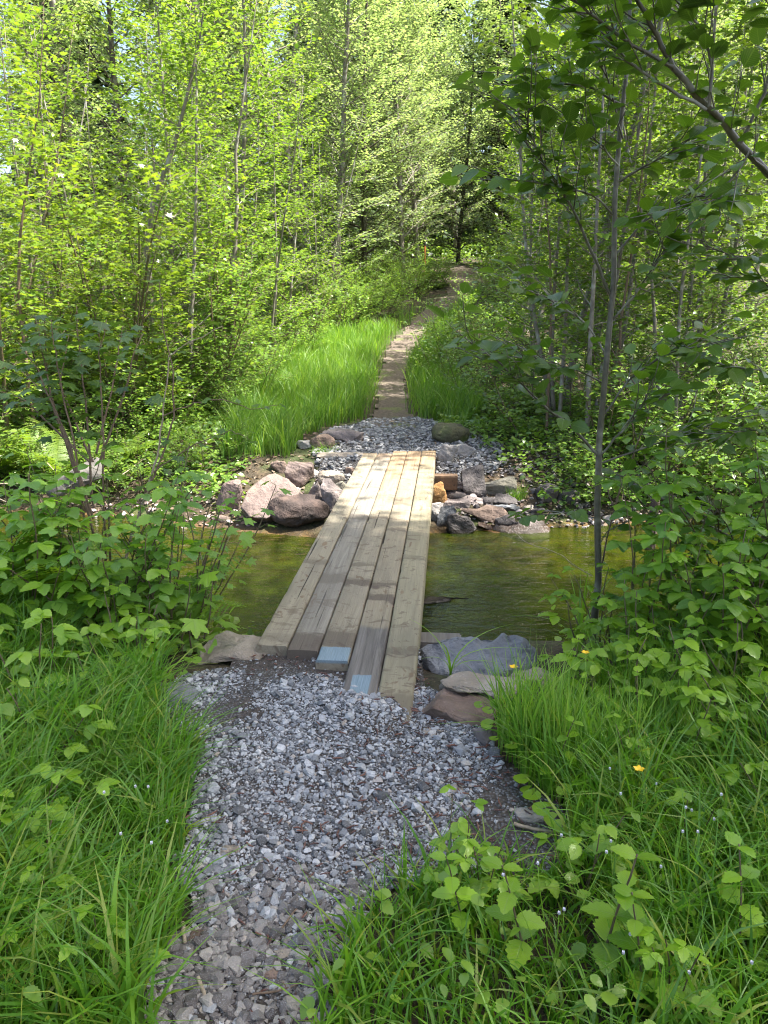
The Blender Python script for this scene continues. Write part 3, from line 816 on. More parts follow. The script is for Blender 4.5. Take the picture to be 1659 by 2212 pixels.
# --- left of the far end
rock(Z4, 648, 1240, 790, 1145, -.60, 'round', BOULD, 'dark brown boulder standing in the water beside the footbridge', name='boulder', dep=.8, rough=.09, hs=1.4)
rock(Z4, 140, 365, 690, 965, -.50, 'block', PINK, 'pink rock left of the large pink slab', dep=.6, tilt=(-10, 0, 0))
rock(Z4, 90, 240, 975, 1050, -.54, 'slab', PINK, 'small pink stone at the waterline below the pink rock', dep=.7)
rock(Z4, 838, 1092, 478, 690, -.22, 'block', PINK, 'striped pinkish stone standing behind the large pink slab', dep=.6, stripes=.7, tilt=(-8, -6, 0))
rock(Z4, 680, 855, 440, 550, -.20, 'slab', BROWN, 'flat brown stone behind the peak of the pink slab', dep=.7)
rock(Z4, 1048, 1195, 655, 850, -.40, 'wedge', GPINK, 'small upright stone between the boulder and the footbridge', dep=.7, tilt=(0, 12, 0))
rock(Z4, 1205, 1440, 680, 1000, -.50, 'block', GPINK, 'pinkish rock partly in the shadow of the footbridge', dep=.7, tilt=(0, -8, 20))
rock(Z4, 1150, 1255, 800, 990, -.52, 'wedge', DARK, 'narrow dark stone behind the boulder', dep=.7)
rock(Z4, 1165, 1405, 538, 680, -.28, 'round', BEIGE, 'rounded tan stone beside the footbridge', dep=.6)
rock(Z4, 1328, 1460, 635, 730, -.34, 'block', OLIVE, 'small olive stone touching the left edge of the footbridge', dep=.8)
rock(Z4, 1428, 1530, 508, 610, -.24, 'block', BROWN, 'brown stone beside the footbridge above the tan one', dep=.8)
rock(Z4, 1175, 1605, 308, 435, -.08, 'slab', BEIGE, 'long pale flat stone at the far left corner of the footbridge', dep=.4, rough=.04, hs=.9)
rock(Z4, 1075, 1305, 178, 325, -.06, 'round', BROWN, 'brown rounded boulder on the far gravel', name='boulder', dep=.8)
rock(Z4, 1215, 1585, 125, 245, -.03, 'slab', GPINK, 'pinkish flat stone behind the brown boulder', dep=.6)
rock(Z4, 1275, 1425, 98, 155, .0, 'slab', GREY, 'grey stone at the back edge of the far gravel', dep=.7)
rock(Z4, 945, 1095, 228, 305, -.07, 'slab', WHITE, 'greyish white stone left of the brown boulder', dep=.7)
rock(Z4, 1055, 1210, 518, 600, -.22, 'slab', WHITE, 'flat pale stone in front of the far grass', dep=.7)
# --- near bank
rock(Z8, 1005, 1345, 540, 725, -.07, 'slab', BROWN, 'dark brown rock at the right edge of the near gravel', dep=.7, tilt=(0, 4, -15))
rock(Z8, 1105, 1490, 520, 615, -.12, 'slab', BEIGE, 'pale flat slab behind the dark brown rock', dep=.5)
rock(Z8, 978, 1112, 683, 775, -.03, 'slab', BEIGE, 'cream coloured stone on the gravel near the brown rock', dep=.8, hs=.9)
rock(Z8, 1232, 1338, 698, 835, -.03, 'wedge', GPINK, 'warm grey stone between the gravel and the grass on the right', dep=.9)
rock(Z8, 1435, 1630, 435, 530, -.16, 'slab', BEIGE, 'beige stone tucked behind the large blue-grey rock', dep=.5)
rock(Z8, 900, 1115, 40, 190, -.62, 'block', DARK, 'dark rock in the water right under the footbridge', dep=.8, hs=1.15)
rock(lambda X, Y: (X, Y), 432, 566, 1376, 1440, -.13, 'slab', BEIGE, 'pinkish flat rock left of the near end of the footbridge', dep=.8)
rock(lambda X, Y: (X, Y), 330, 412, 1478, 1535, -.05, 'slab', GREY, 'grey rock at the left edge of the near gravel', dep=.8)
for x0, x1, y0, y1, pal, kd, lab in [
    (470, 514, 1822, 1862, BEIGE, 'wedge', 'pale pointed stone at the left side of the gravel'),
    (448, 498, 1868, 1898, GREY, 'slab', 'flat blue-grey stone just below the pale pointed stone'),
    (298, 354, 2068, 2100, BEIGE, 'slab', 'pale flat stone at the grass edge lower left'),
    (410, 462, 2040, 2066, BEIGE, 'slab', 'beige flat stone on the pebbles in the lower left'),
    (402, 442, 2024, 2052, BROWN, 'round', 'brown rounded stone beside the beige flat stone'),
    (690, 742, 1726, 1758, WHITE, 'slab', 'light grey broad stone in the middle of the gravel'),
    (742, 778, 1730, 1756, GREY, 'block', 'grey stone touching the light grey broad stone'),
    (512, 548, 1636, 1664, WHITE, 'block', 'whitish stone on the gravel left of the middle'),
    (588, 626, 2058, 2086, BEIGE, 'block', 'sand coloured stone at the lower end of the path'),
    (606, 652, 2160, 2200, BEIGE, 'round', 'rounded tan stone near the bottom edge of the path'),
    (590, 622, 2120, 2150, BEIGE, 'round', 'tan pebble above the rounded tan stone'),
    (566, 600, 2100, 2126, BROWN, 'round', 'brown stone left of the tan pebble'),
    (664, 688, 1940, 1976, GREY, 'wedge', 'dark upright stone near the grass at the lower right of the path'),
    (608, 640, 1768, 1792, GREY, 'block', 'grey stone lying alone left of the gravel middle'),
    (1118, 1176, 1762, 1784, WHITE, 'slab', 'whitish stone at the far right of the gravel near the leaves'),
    (968, 1000, 1700, 1722, BEIGE, 'block', 'small cream stone in the right part of the gravel'),
    (955, 985, 1796, 1822, GREY, 'block', 'blue-grey stone above the grass on the right')]:
    rock(lambda X, Y: (X, Y), x0, x1, y0, y1, float(grav_z(*[np.array([q]) for q in at((x0 + x1) / 2, y1)[:2]])[0]) - .008, kd, pal, lab, name='stone', dep=.9, hs=1.7, sink=.1)

# ------------------------------------------------------------------ footbridge
bridge = empty('footbridge', B0 + BDIR * 3.3 + BPERP * .38, 'narrow footbridge of five weathered timbers across the stream', 'footbridge', rz=-rad(4.7))
def plank(k, s0, s1, mat, label=None, z=.02, w=.1475, th=.135, seed=0, drop=0.0):
    x0 = k * .1525 - .38; b = bmesh.new()
    ny = max(4, int((s1 - s0) / .07)); r = random.Random(seed)
    prof = [(-w / 2, -th), (-w / 2, -.010), (-w / 2 + .004, -.003), (-w / 2 + .011, 0), (-w / 4, 0), (0, 0), (w / 4, 0), (w / 2 - .011, 0), (w / 2 - .004, -.003), (w / 2, -.010), (w / 2, -th)]
    V, m = [], len(prof)
    for i in range(ny + 1):
        t = i / ny; y = (s1 - s0) * t
        for (px, pz) in prof:
            q = Vector((px * 6, y * 2.2, k * 5 + seed))
            wv = mnoise.noise(q) * .0022 + mnoise.noise(q * 4) * .0012
            chip = max(0, mnoise.noise(Vector((k * 9 + (3 if px > 0 else 0), y * 9, 1))) - .35) * .02 if abs(px) > w / 2 - .005 and pz > -.02 else 0
            ey = mnoise.noise(Vector((px * 60, seed, 3))) * .006 * (i in (0, ny))
            V.append((px + (wv * .8 - math.copysign(chip, px)), y + ey, pz + wv - chip - drop * (1 - t) ** 3))
    F = [(i * m + j, i * m + (j + 1) % m, (i + 1) * m + (j + 1) % m, (i + 1) * m + j) for i in range(ny) for j in range(m)]
    mb = MB(); mb.add(V, F)
    me = mb.mesh('plank', mat)
    bm = bmesh.new(); bm.from_mesh(me); bm.verts.ensure_lookup_table()
    bm.faces.new([bm.verts[j] for j in range(m)]); bm.faces.new([bm.verts[ny * m + j] for j in reversed(range(m))])
    bmesh.ops.recalc_face_normals(bm, faces=bm.faces); bm.to_mesh(me); bm.free()
    for p in me.polygons: p.use_smooth = True
    if hasattr(me, 'set_sharp_from_angle'): me.set_sharp_from_angle(angle=rad(40))
    o = link('plank', me, bridge); o.location = (x0 + .0765, s0 - 3.3, z)
    if label: o['label'] = label
    return o
plank(0, 3.33, 7.99, wood_mat('timber_pale', [(.05, .10, .4), (1.15, 1.22, .5), (3.1, 3.14, .5)], warm_from=4.6, tint=(1.02, 1.0, .93)), 'left timber, pale with an open edge', z=.022, seed=1)
plank(1, 3.30, 7.99, wood_mat('timber_grey', [(-.1, .17, .8), (.9, 1.02, .5), (2.2, 2.3, .5)], grey=.35, warm_from=4.3), None, z=.019, seed=2)
plank(2, 3.20, 6.35, wood_mat('timber_blue_end', [(.14, .30, .75), (.95, 1.03, .8), (1.25, 1.3, .6), (2.3, 2.34, .6)], paint=(-.08, .06, -.02, .135), tint=(1.0, .97, .9)), 'timber with pale blue paint on its near end', z=.023, seed=3)
plank(2, 6.354, 8.12, wood_mat('timber_far', warm_from=.2, tint=(1.05, .98, .86)), None, z=.021, seed=9)
plank(3, 2.72, 8.14, wood_mat('timber_long', [(1.2, 1.28, .85), (1.42, 1.47, .8), (2.5, 2.53, .6), (3.2, 3.24, .6)], paint=(-.03, .03, .12, .36), grey_end=.86, warm_from=4.6, tint=(1.0, .95, .85)), 'long timber, dark and blue painted where it sinks into the gravel', z=.020, seed=4)
plank(4, 2.70, 8.16, wood_mat('timber_yellow', [(-.1, .22, .55), (.62, .66, .5), (1.9, 1.93, .5)], warm_from=4.8, tint=(1.04, 1.02, .86)), 'right hand timber, cracked and running furthest into the gravel', z=.022, seed=5)
def block_part(name, p0, size, mat, seed):
    bm = bmesh.new(); bmesh.ops.create_cube(bm, size=1, matrix=Matrix.Diagonal((*size, 1)))
    bmesh.ops.bevel(bm, geom=list(bm.edges), offset=.008, segments=2, affect='EDGES')
    me = bpy.data.meshes.new(name); bm.to_mesh(me); bm.free(); me.materials.append(mat)
    o = link(name, me, bridge); o.location = p0; return o
SLP = wood_mat('sleeper_wood', tint=(.45, .30, .22))
block_part('crossbeam', (.10, 7.62 - 3.3, -.185), (1.02, .14, .14), SLP, 1)
block_part('crossbeam', (.10, 3.78 - 3.3, -.185), (.98, .14, .14), wood_mat('sleeper_grey', grey=.7, tint=(.5, .45, .4)), 2)

# ------------------------------------------------------------------ grass
def grass(name, poly, n, h, w, mat, seed, label, lean=(.25, .7), bias=(0, 0), stations=5, dens=None, zf=gz):
    rg = np.random.default_rng(seed); P = np.array(poly); lo, hi = P.min(0), P.max(0)
    x = rg.uniform(lo[0], hi[0], n * 4); y = rg.uniform(lo[1], hi[1], n * 4)
    k = pip(x + .05 * fbm(x, y, 8, 3), y + .05 * fbm(x, y, 8, 4), poly)
    if dens is not None: k &= rg.random(len(x)) < dens(x, y)
    x, y = x[k][:n], y[k][:n]; n = len(x)
    cl = .85 + .8 * fbm(x, y, 2.9, seed) + .3 * fbm(x, y, 9, seed + 3)                       # tufts grow taller than the gaps
    H = rg.uniform(*h, n) * np.clip(cl, .32, 1.5); W = rg.uniform(*w, n) * np.exp(rg.normal(0, .3, n))
    az = rg.uniform(0, 2 * math.pi, n) ; dx = np.cos(az) + bias[0]; dy = np.sin(az) + bias[1]
    q = np.sqrt(dx * dx + dy * dy) + 1e-6; dx /= q; dy /= q
    L = rg.uniform(*lean, n); fa = rg.uniform(0, 2 * math.pi, n)
    sx, sy = np.cos(fa), np.sin(fa)
    z = zf(x, y) - .01
    V = np.zeros((n, stations, 2, 3))
    for i in range(stations):
        t = i / (stations - 1)
        bx = x + dx * H * L * t ** 2.1; by = y + dy * H * L * t ** 2.1
        bz = z + H * (t - .38 * np.clip(L, 0, 1.3) * t ** 2.6)
        ww = W * .5 * (1 - t ** 1.6) ** .8 * (.75 + .5 * min(1, t * 4) * .5) + .0003
        V[:, i, 0] = np.stack([bx - sx * ww, by - sy * ww, bz], 1)
        V[:, i, 1] = np.stack([bx + sx * ww, by + sy * ww, bz], 1)
    k0 = np.arange(n)[:, None] * stations * 2 + np.arange(stations - 1)[None] * 2
    F = np.stack([k0, k0 + 1, k0 + 3, k0 + 2], -1).reshape(-1, 4)
    b = MB(); b.add(V.reshape(-1, 3), F)
    o = b.build(name, mat, smooth=True)
    return tag(o, label, None, None, 'stuff')

PT = lambda l: [tuple(at(*p)[:2]) for p in l]
GRASS_L = PT([(-120, 1390), (60, 1400), (215, 1440), (345, 1500), (335, 1560), (415, 1640), (400, 1740), (375, 1850), (392, 1990), (330, 2090), (300, 2150), (330, 2330), (-450, 2330)])
GRASS_R = PT([(640, 2330), (715, 2120), (760, 2000), (870, 1935), (1000, 1900), (1150, 1900), (1235, 1830), (1220, 1750), (1095, 1660), (1080, 1600), (1180, 1570), (1290, 1500), (1420, 1440), (1800, 1430), (2300, 2330)])
grass('grass', GRASS_L, 9500, (.18, .46), (.005, .0115), M['grass'], 11, 'long green grass left of the gravel path', (.25, .95), (.35, -.1))
grass('grass', GRASS_R, 9500, (.14, .38), (.005, .0115), M['grass'], 12, 'lush green grass right of the gravel path', (.2, .95), (-.25, -.1))
TALLR = PT([(1075, 1640), (1080, 1590), (1190, 1560), (1300, 1490), (1500, 1450), (1500, 1640), (1250, 1720), (1110, 1680)])
grass('grass', TALLR, 1700, (.25, .42), (.004, .008), M['meadow'], 13, 'upright bright grass beside the brown rock', (.05, .4))
def mead_d(x, y):
    d = path_dist(x, y); w = path_w(y)
    return np.clip((d - w * .82) / .25, 0, 1) * (.25 + .75 * np.clip((d - w) / .5, 0, 1))
MEAD = [(-2.4, 8.2), (-1.0, 8.2), (-.95, 9.1), (-.5, 10.2), (.7, 10.3), (1.0, 9.7), (1.75, 10.2), (1.5, 13), (1.7, 16), (2.1, 19), (2.9, 23), (3.6, 27), (2.2, 27), (.6, 24), (-.9, 22), (-2.0, 19), (-2.1, 15), (-2.3, 11)]
MEADN = [p for p in MEAD if p[1] < 15.5] 
MEADN = [(-1.75, 8.25), (-1.0, 8.2), (-.95, 9.1), (-.5, 10.1), (.7, 10.2), (1.0, 9.6), (1.3, 10.2), (1.2, 13), (1.35, 15.6), (-2.1, 15.6), (-1.95, 11)]
MEADF = [(1.35, 15.5), (1.5, 18), (1.75, 20), (2.2, 22), (2.9, 24.5), (3.3, 27), (2.6, 27), (1.9, 24.5), (1.0, 22), (.2, 20), (-.9, 18.6), (-1.8, 17), (-2.1, 15.5)]
grass('grass', MEADN, 19000, (.30, .62), (.006, .012), M['meadow'], 14, 'sunlit meadow grass on both sides of the far path', (.1, .75), (.2, 0), 4, mead_d)
grass('grass', MEADF, 11000, (.28, .55), (.010, .018), M['meadow'], 15, 'short bright grass further up along the path', (.1, .7), (.2, 0), 3, mead_d)
def tuft(px, py, z, n, h, r, mat, label, lean=(.2, .9), seed=1, name='grass_tuft', w=(.004, .008)):
    c = at(px, py, z); R = random.Random(seed)
    poly = [(r * math.cos(a * .7), r * math.sin(a * .7)) for a in range(9)]
    o = grass(name, poly, n, h, w, mat, seed, None, lean, zf=lambda x, y: x * 0)
    del o['kind']; o.location = c
    return tag(o, label, 'grass tuft')
tuft(1113, 1085, -.38, 420, (.18, .34), .11, M['meadow'], 'bright green grass tuft growing between the rocks on the right bank', (.1, .5), 21)
tuft(700, 985, -.1, 260, (.14, .28), .16, M['meadow'], 'short pale grass tuft above the rocks on the left bank', (.3, 1.0), 22)
tuft(575, 985, -.12, 420, (.35, .62), .22, M['meadow'], 'tall bright grass tuft behind the large pink slab', (.1, .6), 23)

# ------------------------------------------------------------------ low green cover
def cover(name, pts_fn, n, zr, size, T, mat, seed, label):
    rg = np.random.default_rng(seed)
    x, y = pts_fn(rg, n); n = len(x)
    hgt = np.clip(.55 + .6 * fbm(x, y, 1.4, seed), .12, 1.3)
    z = gz(x, y) + rg.uniform(0, 1, n) ** .8 * zr * hgt
    a = rg.uniform(0, 2 * math.pi, n)
    D = np.stack([np.cos(a), np.sin(a), rg.normal(-.1, .35, n)], 1); N = np.stack([rg.normal(0, .4, n), rg.normal(0, .4, n), np.ones(n)], 1)
    b = MB(); b.leaves(T, np.stack([x, y, z], 1), D, N, rg.uniform(.6, 1.15, n) * size)
    return tag(b.build(name, mat), label, None, None, 'stuff')
def box_pts(x0, x1, y0, y1, ok=None):
    def f(rg, n):
        x = rg.uniform(x0, x1, n * 2); y = rg.uniform(y0, y1, n * 2)
        k = np.ones(len(x), bool) if ok is None else ok(x, y)
        return x[k][:n], y[k][:n]
    return f
yfar = lambda x: creek_edges(x)[1]
cover('ground_cover', box_pts(-7.5, -.9, 7.2, 11.5, lambda x, y: (y > yfar(x) + .35) & (x < -1.05 - .25 * np.clip(9.6 - y, 0, 2) + .3 * fbm(x, y, 3, 1)) & ~pip(x, y, MEADN)), 15000, .36, .065, T_MID, M['shrub'], 31, 'low leafy plants covering the left far bank')
cover('ground_cover', box_pts(.7, 7, 7.2, 12, lambda x, y: (y > yfar(x) + .15) & (x > 1.0 + .5 * np.clip(9.6 - y, 0, 2.0) + .2 * fbm(x, y, 3, 1) - .5)), 15000, .42, .07, T_MID, M['shrub'], 32, 'low leafy plants covering the right far bank')
cover('ground_cover', box_pts(.85, 3.6, 3.15, 4.25, lambda x, y: (y < creek_edges(x)[0] - .02) & (x > 1.0 + .6 * np.clip(3.7 - y, 0, 1))), 900, .34, .062, T_MID, M['herb'], 36, 'leafy plants covering the near right bank down to the water')
cover('ground_cover', box_pts(-3.2, -.7, 3.2, 4.3, lambda x, y: (y < creek_edges(x)[0] - .02) & (x < -.75 - .3 * np.clip(3.6 - y, 0, 1))), 900, .3, .062, T_MID, M['herb'], 37, 'leafy plants covering the near left bank down to the water')
cover('ground_cover', box_pts(-.2, 2.4, 1.2, 3.3, lambda x, y: pip(x, y, GRASS_R)), 650, .26, .046, T_BRAM, M['herb'], 43, 'small leafy plants growing among the grass right of the gravel')
cover('ground_cover', box_pts(-2.4, -.3, 1.2, 3.3, lambda x, y: pip(x, y, GRASS_L) & (x < -.75 - .25 * (y - 1.5))), 350, .26, .046, T_BRAM, M['herb'], 44, 'small leafy plants growing among the grass left of the gravel')
cover('ground_cover', box_pts(-12, 14, 34, 48, lambda x, y: (path_dist(x, y) > path_w(y) + .2) | (y > 39)), 15000, 1.9, .16, T_LOW, M['shrub'], 38, 'leafy undergrowth closing the view behind the end of the path')
cover('ground_cover', box_pts(-9, 10, 12, 31, lambda x, y: (path_dist(x, y) > path_w(y) + .55 + .05 * (y - 12)) & ~pip(x, y, MEADN) & ~pip(x, y, MEADF)), 26000, .9, .085, T_LOW, M['shrub'], 33, 'leafy undergrowth filling the ground between the trees')
cover('leaf_litter', box_pts(-1.0, 4.4, 9.8, 42, lambda x, y: path_dist(x, y) < path_w(y) * 1.1), 2600, .02, .055, T_LOW, leaf_mat('dry_leaf', [(.10, .06, .035), (.22, .14, .09), (.32, .24, .17), (.13, .09, .05)], tmix=.1, rough=.7), 34, 'dry brown leaves scattered on the far path')
cover('leaf_litter', box_pts(-4.5, 5, 6.9, 9.3, lambda x, y: (y > yfar(x) + .05)), 3200, .03, .05, T_LOW, bpy.data.materials['dry_leaf'], 35, 'dry brown leaves on the far bank of the stream')
# red-brown catkins on the gravel and on the deck
def catkins():
    rg = np.random.default_rng(41); b = MB()
    x = rg.uniform(-1, 1, 2600); y = rg.uniform(1.2, 3.4, 2600)
    k = pip(x, y, GPOLY) & (rg.random(2600) < np.clip(.25 + .9 * fbm(x, y, 2.6, 17) + .35 * x, .04, 1)); x, y = x[k][:620], y[k][:620]
    z = grav_z(x, y) + .012
    P = np.stack([x, y, z], 1)
    s = rg.uniform(.25, 7.5, 150) if False else rg.uniform(2.9, 7.6, 110); l = rg.uniform(.02, .74, 110)
    q = np.array([tuple(B0 + BDIR * a + BPERP * c) for a, c in zip(s, l)]); q[:, 2] = .030
    P = np.vstack([P, q])
    for p in P:
        a = rg.uniform(0, 6.28); L = rg.uniform(.014, .042); d = np.array([math.cos(a), math.sin(a), 0]); e = np.array([-d[1], d[0], 0]) * rg.normal(0, .3)
        pts = [p - d * L / 2, p + e * L * .3, p + d * L / 2]
        b.tube(pts, [.0022, .0036, .0018], 4)
    return tag(b.build('catkin_litter', stone_mat('catkin', [(0, (.05, .02, .014)), (.6, (.12, .045, .028)), (1, (.19, .085, .05))])), 'reddish brown fallen catkins on the gravel and the footbridge', None, None, 'stuff')
catkins()

# ------------------------------------------------------------------ woody plants, one of each kind and copies
ORD = 'first second third fourth fifth sixth seventh eighth ninth tenth eleventh twelfth thirteenth fourteenth fifteenth sixteenth seventeenth eighteenth nineteenth twentieth twenty-first twenty-second twenty-third twenty-fourth twenty-fifth'.split()
def proto(name, bark, leafm, **kw):
    W, L = grow(**kw)
    return name, W.mesh('trunk', bark), L.mesh('crown', leafm)
def plant(pr, x, y, label, cat, group, rz=0.0, s=1.0, sz=None, tilt=(0, 0), z=None):
    o = empty(pr[0], (x, y, gz1(x, y) - .03 if z is None else z), label, cat, group)
    o.rotation_euler = (tilt[0], tilt[1], rz); o.scale = (s, s, sz or s)
    link('trunk', pr[1], o); link('crown', pr[2], o)
    return o
inv = lambda t: .55 + .45 * math.sin(math.pi * min(1, t * 1.05))
P_A1 = proto('young_alder', M['bark'], M['alder'], seed=101, H=5.6, r0=.030, nb=42, h0=.07, blen=1.35, leaf=.080, leaf_sp=.044, tw_n=13, tilt=.36, lean=(.05, .03))
P_A2 = proto('young_alder', M['bark'], M['alder'], seed=102, H=6.2, r0=.034, nb=44, h0=.16, blen=1.5, leaf=.082, leaf_sp=.044, tw_n=13, tilt=.36, lean=(-.06, .02))
P_A3 = proto('young_alder', M['bark'], M['alder'], seed=103, H=5.4, r0=.024, nb=52, h0=.12, blen=1.0, trunks=4, spread=.16, leaf=.080, leaf_sp=.046, tw_n=11, tilt=.36)
P_V1 = proto('vine_maple', M['cane'], M['maple'], seed=104, H=4.8, r0=.022, nb=44, h0=.12, blen=1.25, trunks=3, spread=.25, leaf=.105, leaf_sp=.056, T=T_MAPLE, droop=.5, tw_n=10)
P_V2 = proto('vine_maple', M['cane'], M['maple'], seed=105, H=4.0, r0=.020, nb=46, h0=.08, blen=1.1, trunks=4, spread=.3, leaf=.105, leaf_sp=.056, T=T_MAPLE, droop=.5, tw_n=10)
P_S1 = proto('leafy_bush', M['cane'], M['shrub'], seed=106, H=1.9, r0=.011, nb=60, h0=.1, blen=.62, trunks=7, spread=.5, twig=.3, leaf=.066, leaf_sp=.038, tw_n=9, tube_n=4)
P_S2 = proto('leafy_bush', M['cane'], M['shrub'], seed=107, H=1.5, r0=.010, nb=64, h0=.05, blen=.58, trunks=8, spread=.7, twig=.28, leaf=.07, leaf_sp=.038, tw_n=9, tube_n=4)
P_S3 = proto('leafy_bush', M['twig'], M['shrub'], seed=108, H=2.6, r0=.014, nb=64, h0=.12, blen=.8, trunks=6, spread=.4, twig=.36, leaf=.072, leaf_sp=.042, tw_n=10, tube_n=4)
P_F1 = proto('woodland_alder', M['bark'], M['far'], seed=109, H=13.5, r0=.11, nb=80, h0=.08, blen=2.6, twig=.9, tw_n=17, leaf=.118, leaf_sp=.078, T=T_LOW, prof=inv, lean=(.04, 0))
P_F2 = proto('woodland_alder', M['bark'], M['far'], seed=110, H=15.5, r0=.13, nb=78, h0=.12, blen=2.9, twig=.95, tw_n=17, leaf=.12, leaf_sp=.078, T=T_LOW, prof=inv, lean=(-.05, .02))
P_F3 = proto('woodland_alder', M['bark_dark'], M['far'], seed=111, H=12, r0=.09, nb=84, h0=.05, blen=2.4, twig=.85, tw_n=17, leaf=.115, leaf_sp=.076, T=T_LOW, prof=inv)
T_SPRAY = leaf_tpl(4, .22, 0, .1, .35, .4)
def conifer(seed, H):
    r = random.Random(seed); W, LV = MB(), Leaves()
    tp = polyline((0, 0, -.3), (0, 0, 1), H, 8, r, .02, 0); W.tube(tp, [.26, .2, .12, .03], 8)
    for k in range(230):
        t = .05 + .94 * (k + r.random()) / 230; p, _ = interp(tp, t); az = k * 2.4
        d = Vector((math.cos(az), math.sin(az), .12)); L = 3.8 * (1 - t) ** .8 + .5
        bp = polyline(p, d, L, 4, r, .08, -.09); W.tube(bp, [.03, .008], 3, cap=False)
        LV.along(bp, r, .085, .8, .08, .4, .4)
    B = MB(); B.leaves(T_SPRAY, LV.P, LV.D, LV.N, LV.S)
    return 'conifer', W.mesh('trunk', M['bark_dark']), B.mesh('crown', M['conifer'])
P_C1, P_C2 = conifer(120, 24), conifer(121, 20)

RR = random.Random(7)
def row(spots, label, cat, group, key, sz=(.85, 1.15)):
    for i, (pr, x, y, s) in enumerate(sorted(spots, key=key)):
        plant(pr, x, y, label.format(ORD[i]), cat, group, RR.uniform(0, 6.28), s * RR.uniform(.95, 1.05), s * RR.uniform(*sz))
row([(P_V1, -4.5, 8.9, 1.0), (P_V2, -3.7, 10.4, 1.05), (P_V1, -5.7, 10.9, 1.1), (P_V2, -4.7, 12.4, 1.2), (P_V2, -6.8, 12.6, 1.2), (P_V1, -6.4, 9.7, 1.1), (P_V2, -3.0, 11.6, .9), (P_V2, -3.4, 9.6, .75)],
    'yellow green vine maple in the left thicket, {} out from the path', 'vine maple', 'vine maples in the left thicket', lambda q: -q[1])
row([(P_A1, -2.75, 10.9, .9), (P_A2, -3.3, 12.6, 1.0), (P_A3, -2.3, 13.6, .95), (P_A1, -2.7, 15.6, 1.05), (P_A2, -4.3, 15.2, 1.1), (P_A3, -6.3, 14, 1.1),
     (P_A1, -2.15, 17.8, 1.0), (P_A2, -3.7, 18.2, 1.1), (P_A3, -5.6, 17.2, 1.2), (P_A1, -7.6, 16.4, 1.2), (P_A3, -1.7, 20.2, 1.0), (P_A1, -5.0, 20.5, 1.2), (P_A3, -8.2, 19.5, 1.3), (P_A3, -2.9, 22.6, 1.1), (P_A1, -1.5, 25.5, 1.0)],
    'sunlit young alder in the left thicket, {} out from the path', 'alder', 'young alders in the left thicket', lambda q: -q[1] / q[2])
row([(P_A3, 3.5, 9.0, .95), (P_A1, 4.5, 10.5, 1.0), (P_A3, 3.0, 12.0, 1.0), (P_A3, 2.45, 9.7, 1.0), (P_A1, 3.3, 10.9, 1.0), (P_A2, 4.0, 9.9, .95), (P_A3, 4.7, 11.8, 1.05), (P_A1, 2.5, 12.9, .95), (P_A2, 3.7, 14.0, 1.05),
     (P_A3, 5.6, 13.2, 1.1), (P_A1, 2.75, 15.8, 1.0), (P_A3, 3.6, 17.2, 1.1), (P_A2, 5.2, 16.6, 1.1), (P_A1, 6.8, 15.2, 1.15), (P_A3, 3.9, 20, 1.0), (P_A1, 5.6, 20.5, 1.2), (P_A3, 7.4, 18.5, 1.2), (P_A3, 4.8, 24, 1.1), (P_A1, 5.6, 29, 1.1)],
    'backlit young alder in the right thicket, {} out from the path', 'alder', 'young alders in the right thicket', lambda q: q[1] / q[2])
row([(P_S1, -2.2, 11.4, .8), (P_S2, -2.7, 12.6, 1.0), (P_S1, -2.35, 14.2, .95), (P_S2, -2.2, 16.2, 1.0), (P_S3, -1.9, 18.4, .8), (P_S2, -1.2, 21.6, 1.0), (P_S2, -.5, 23.6, 1.05),
     (P_S1, .3, 25.6, .9), (P_S2, 1.0, 27.6, 1.0), (P_S2, -1.6, 18.9, 1.0), (P_S1, -1.0, 20.4, .85), (P_S2, -.25, 21.5, 1.0), (P_S1, .1, 23.2, .8), (P_S2, .8, 25.4, .9), (P_S3, -2.2, 20.6, .9), (P_S1, -.9, 22.6, 1.0), (P_S2, 1.6, 28.0, .8), (P_S1, .9, 30.5, .9), (P_S1, 1.75, 29, .85), (P_S3, .2, 33, .9)],
    'leafy bush along the left side of the path, {} from the footbridge', 'bush', 'bushes along the left side of the path', lambda q: q[2])
row([(P_S2, 1.6, 10.5, .75), (P_S1, 1.55, 11.9, .8), (P_S2, 1.45, 13.5, .9), (P_S1, 1.6, 15.1, .85), (P_S2, 2.05, 17.0, .95), (P_S1, 2.6, 19.0, .8), (P_S2, 3.25, 21.6, .85), (P_S3, 3.6, 21.6, .8), (P_S2, 4.3, 24.5, 1.0), (P_S1, 4.9, 28, 1.0), (P_S1, 3.5, 25.8, .7), (P_S3, 4.9, 33, .9)],
    'leafy bush along the right side of the path, {} from the footbridge', 'bush', 'bushes along the right side of the path', lambda q: q[2])
row([(P_S2, 2.15, 8.75, .95), (P_S1, 2.9, 8.3, .9), (P_S2, 2.55, 7.75, .75), (P_S2, 3.5, 7.8, .8), (P_S1, 4.3, 7.9, .9), (P_S2, 3.7, 8.5, 1.1), (P_S3, 3.1, 9.4, .8), (P_S1, 4.6, 8.8, 1.0), (P_S3, 5.0, 10.0, .9), (P_S2, 5.6, 9.2, 1.2)],
    'drooping bush overhanging the right far bank, {} out from the footbridge', 'bush', 'bushes on the right far bank', lambda q: q[1])
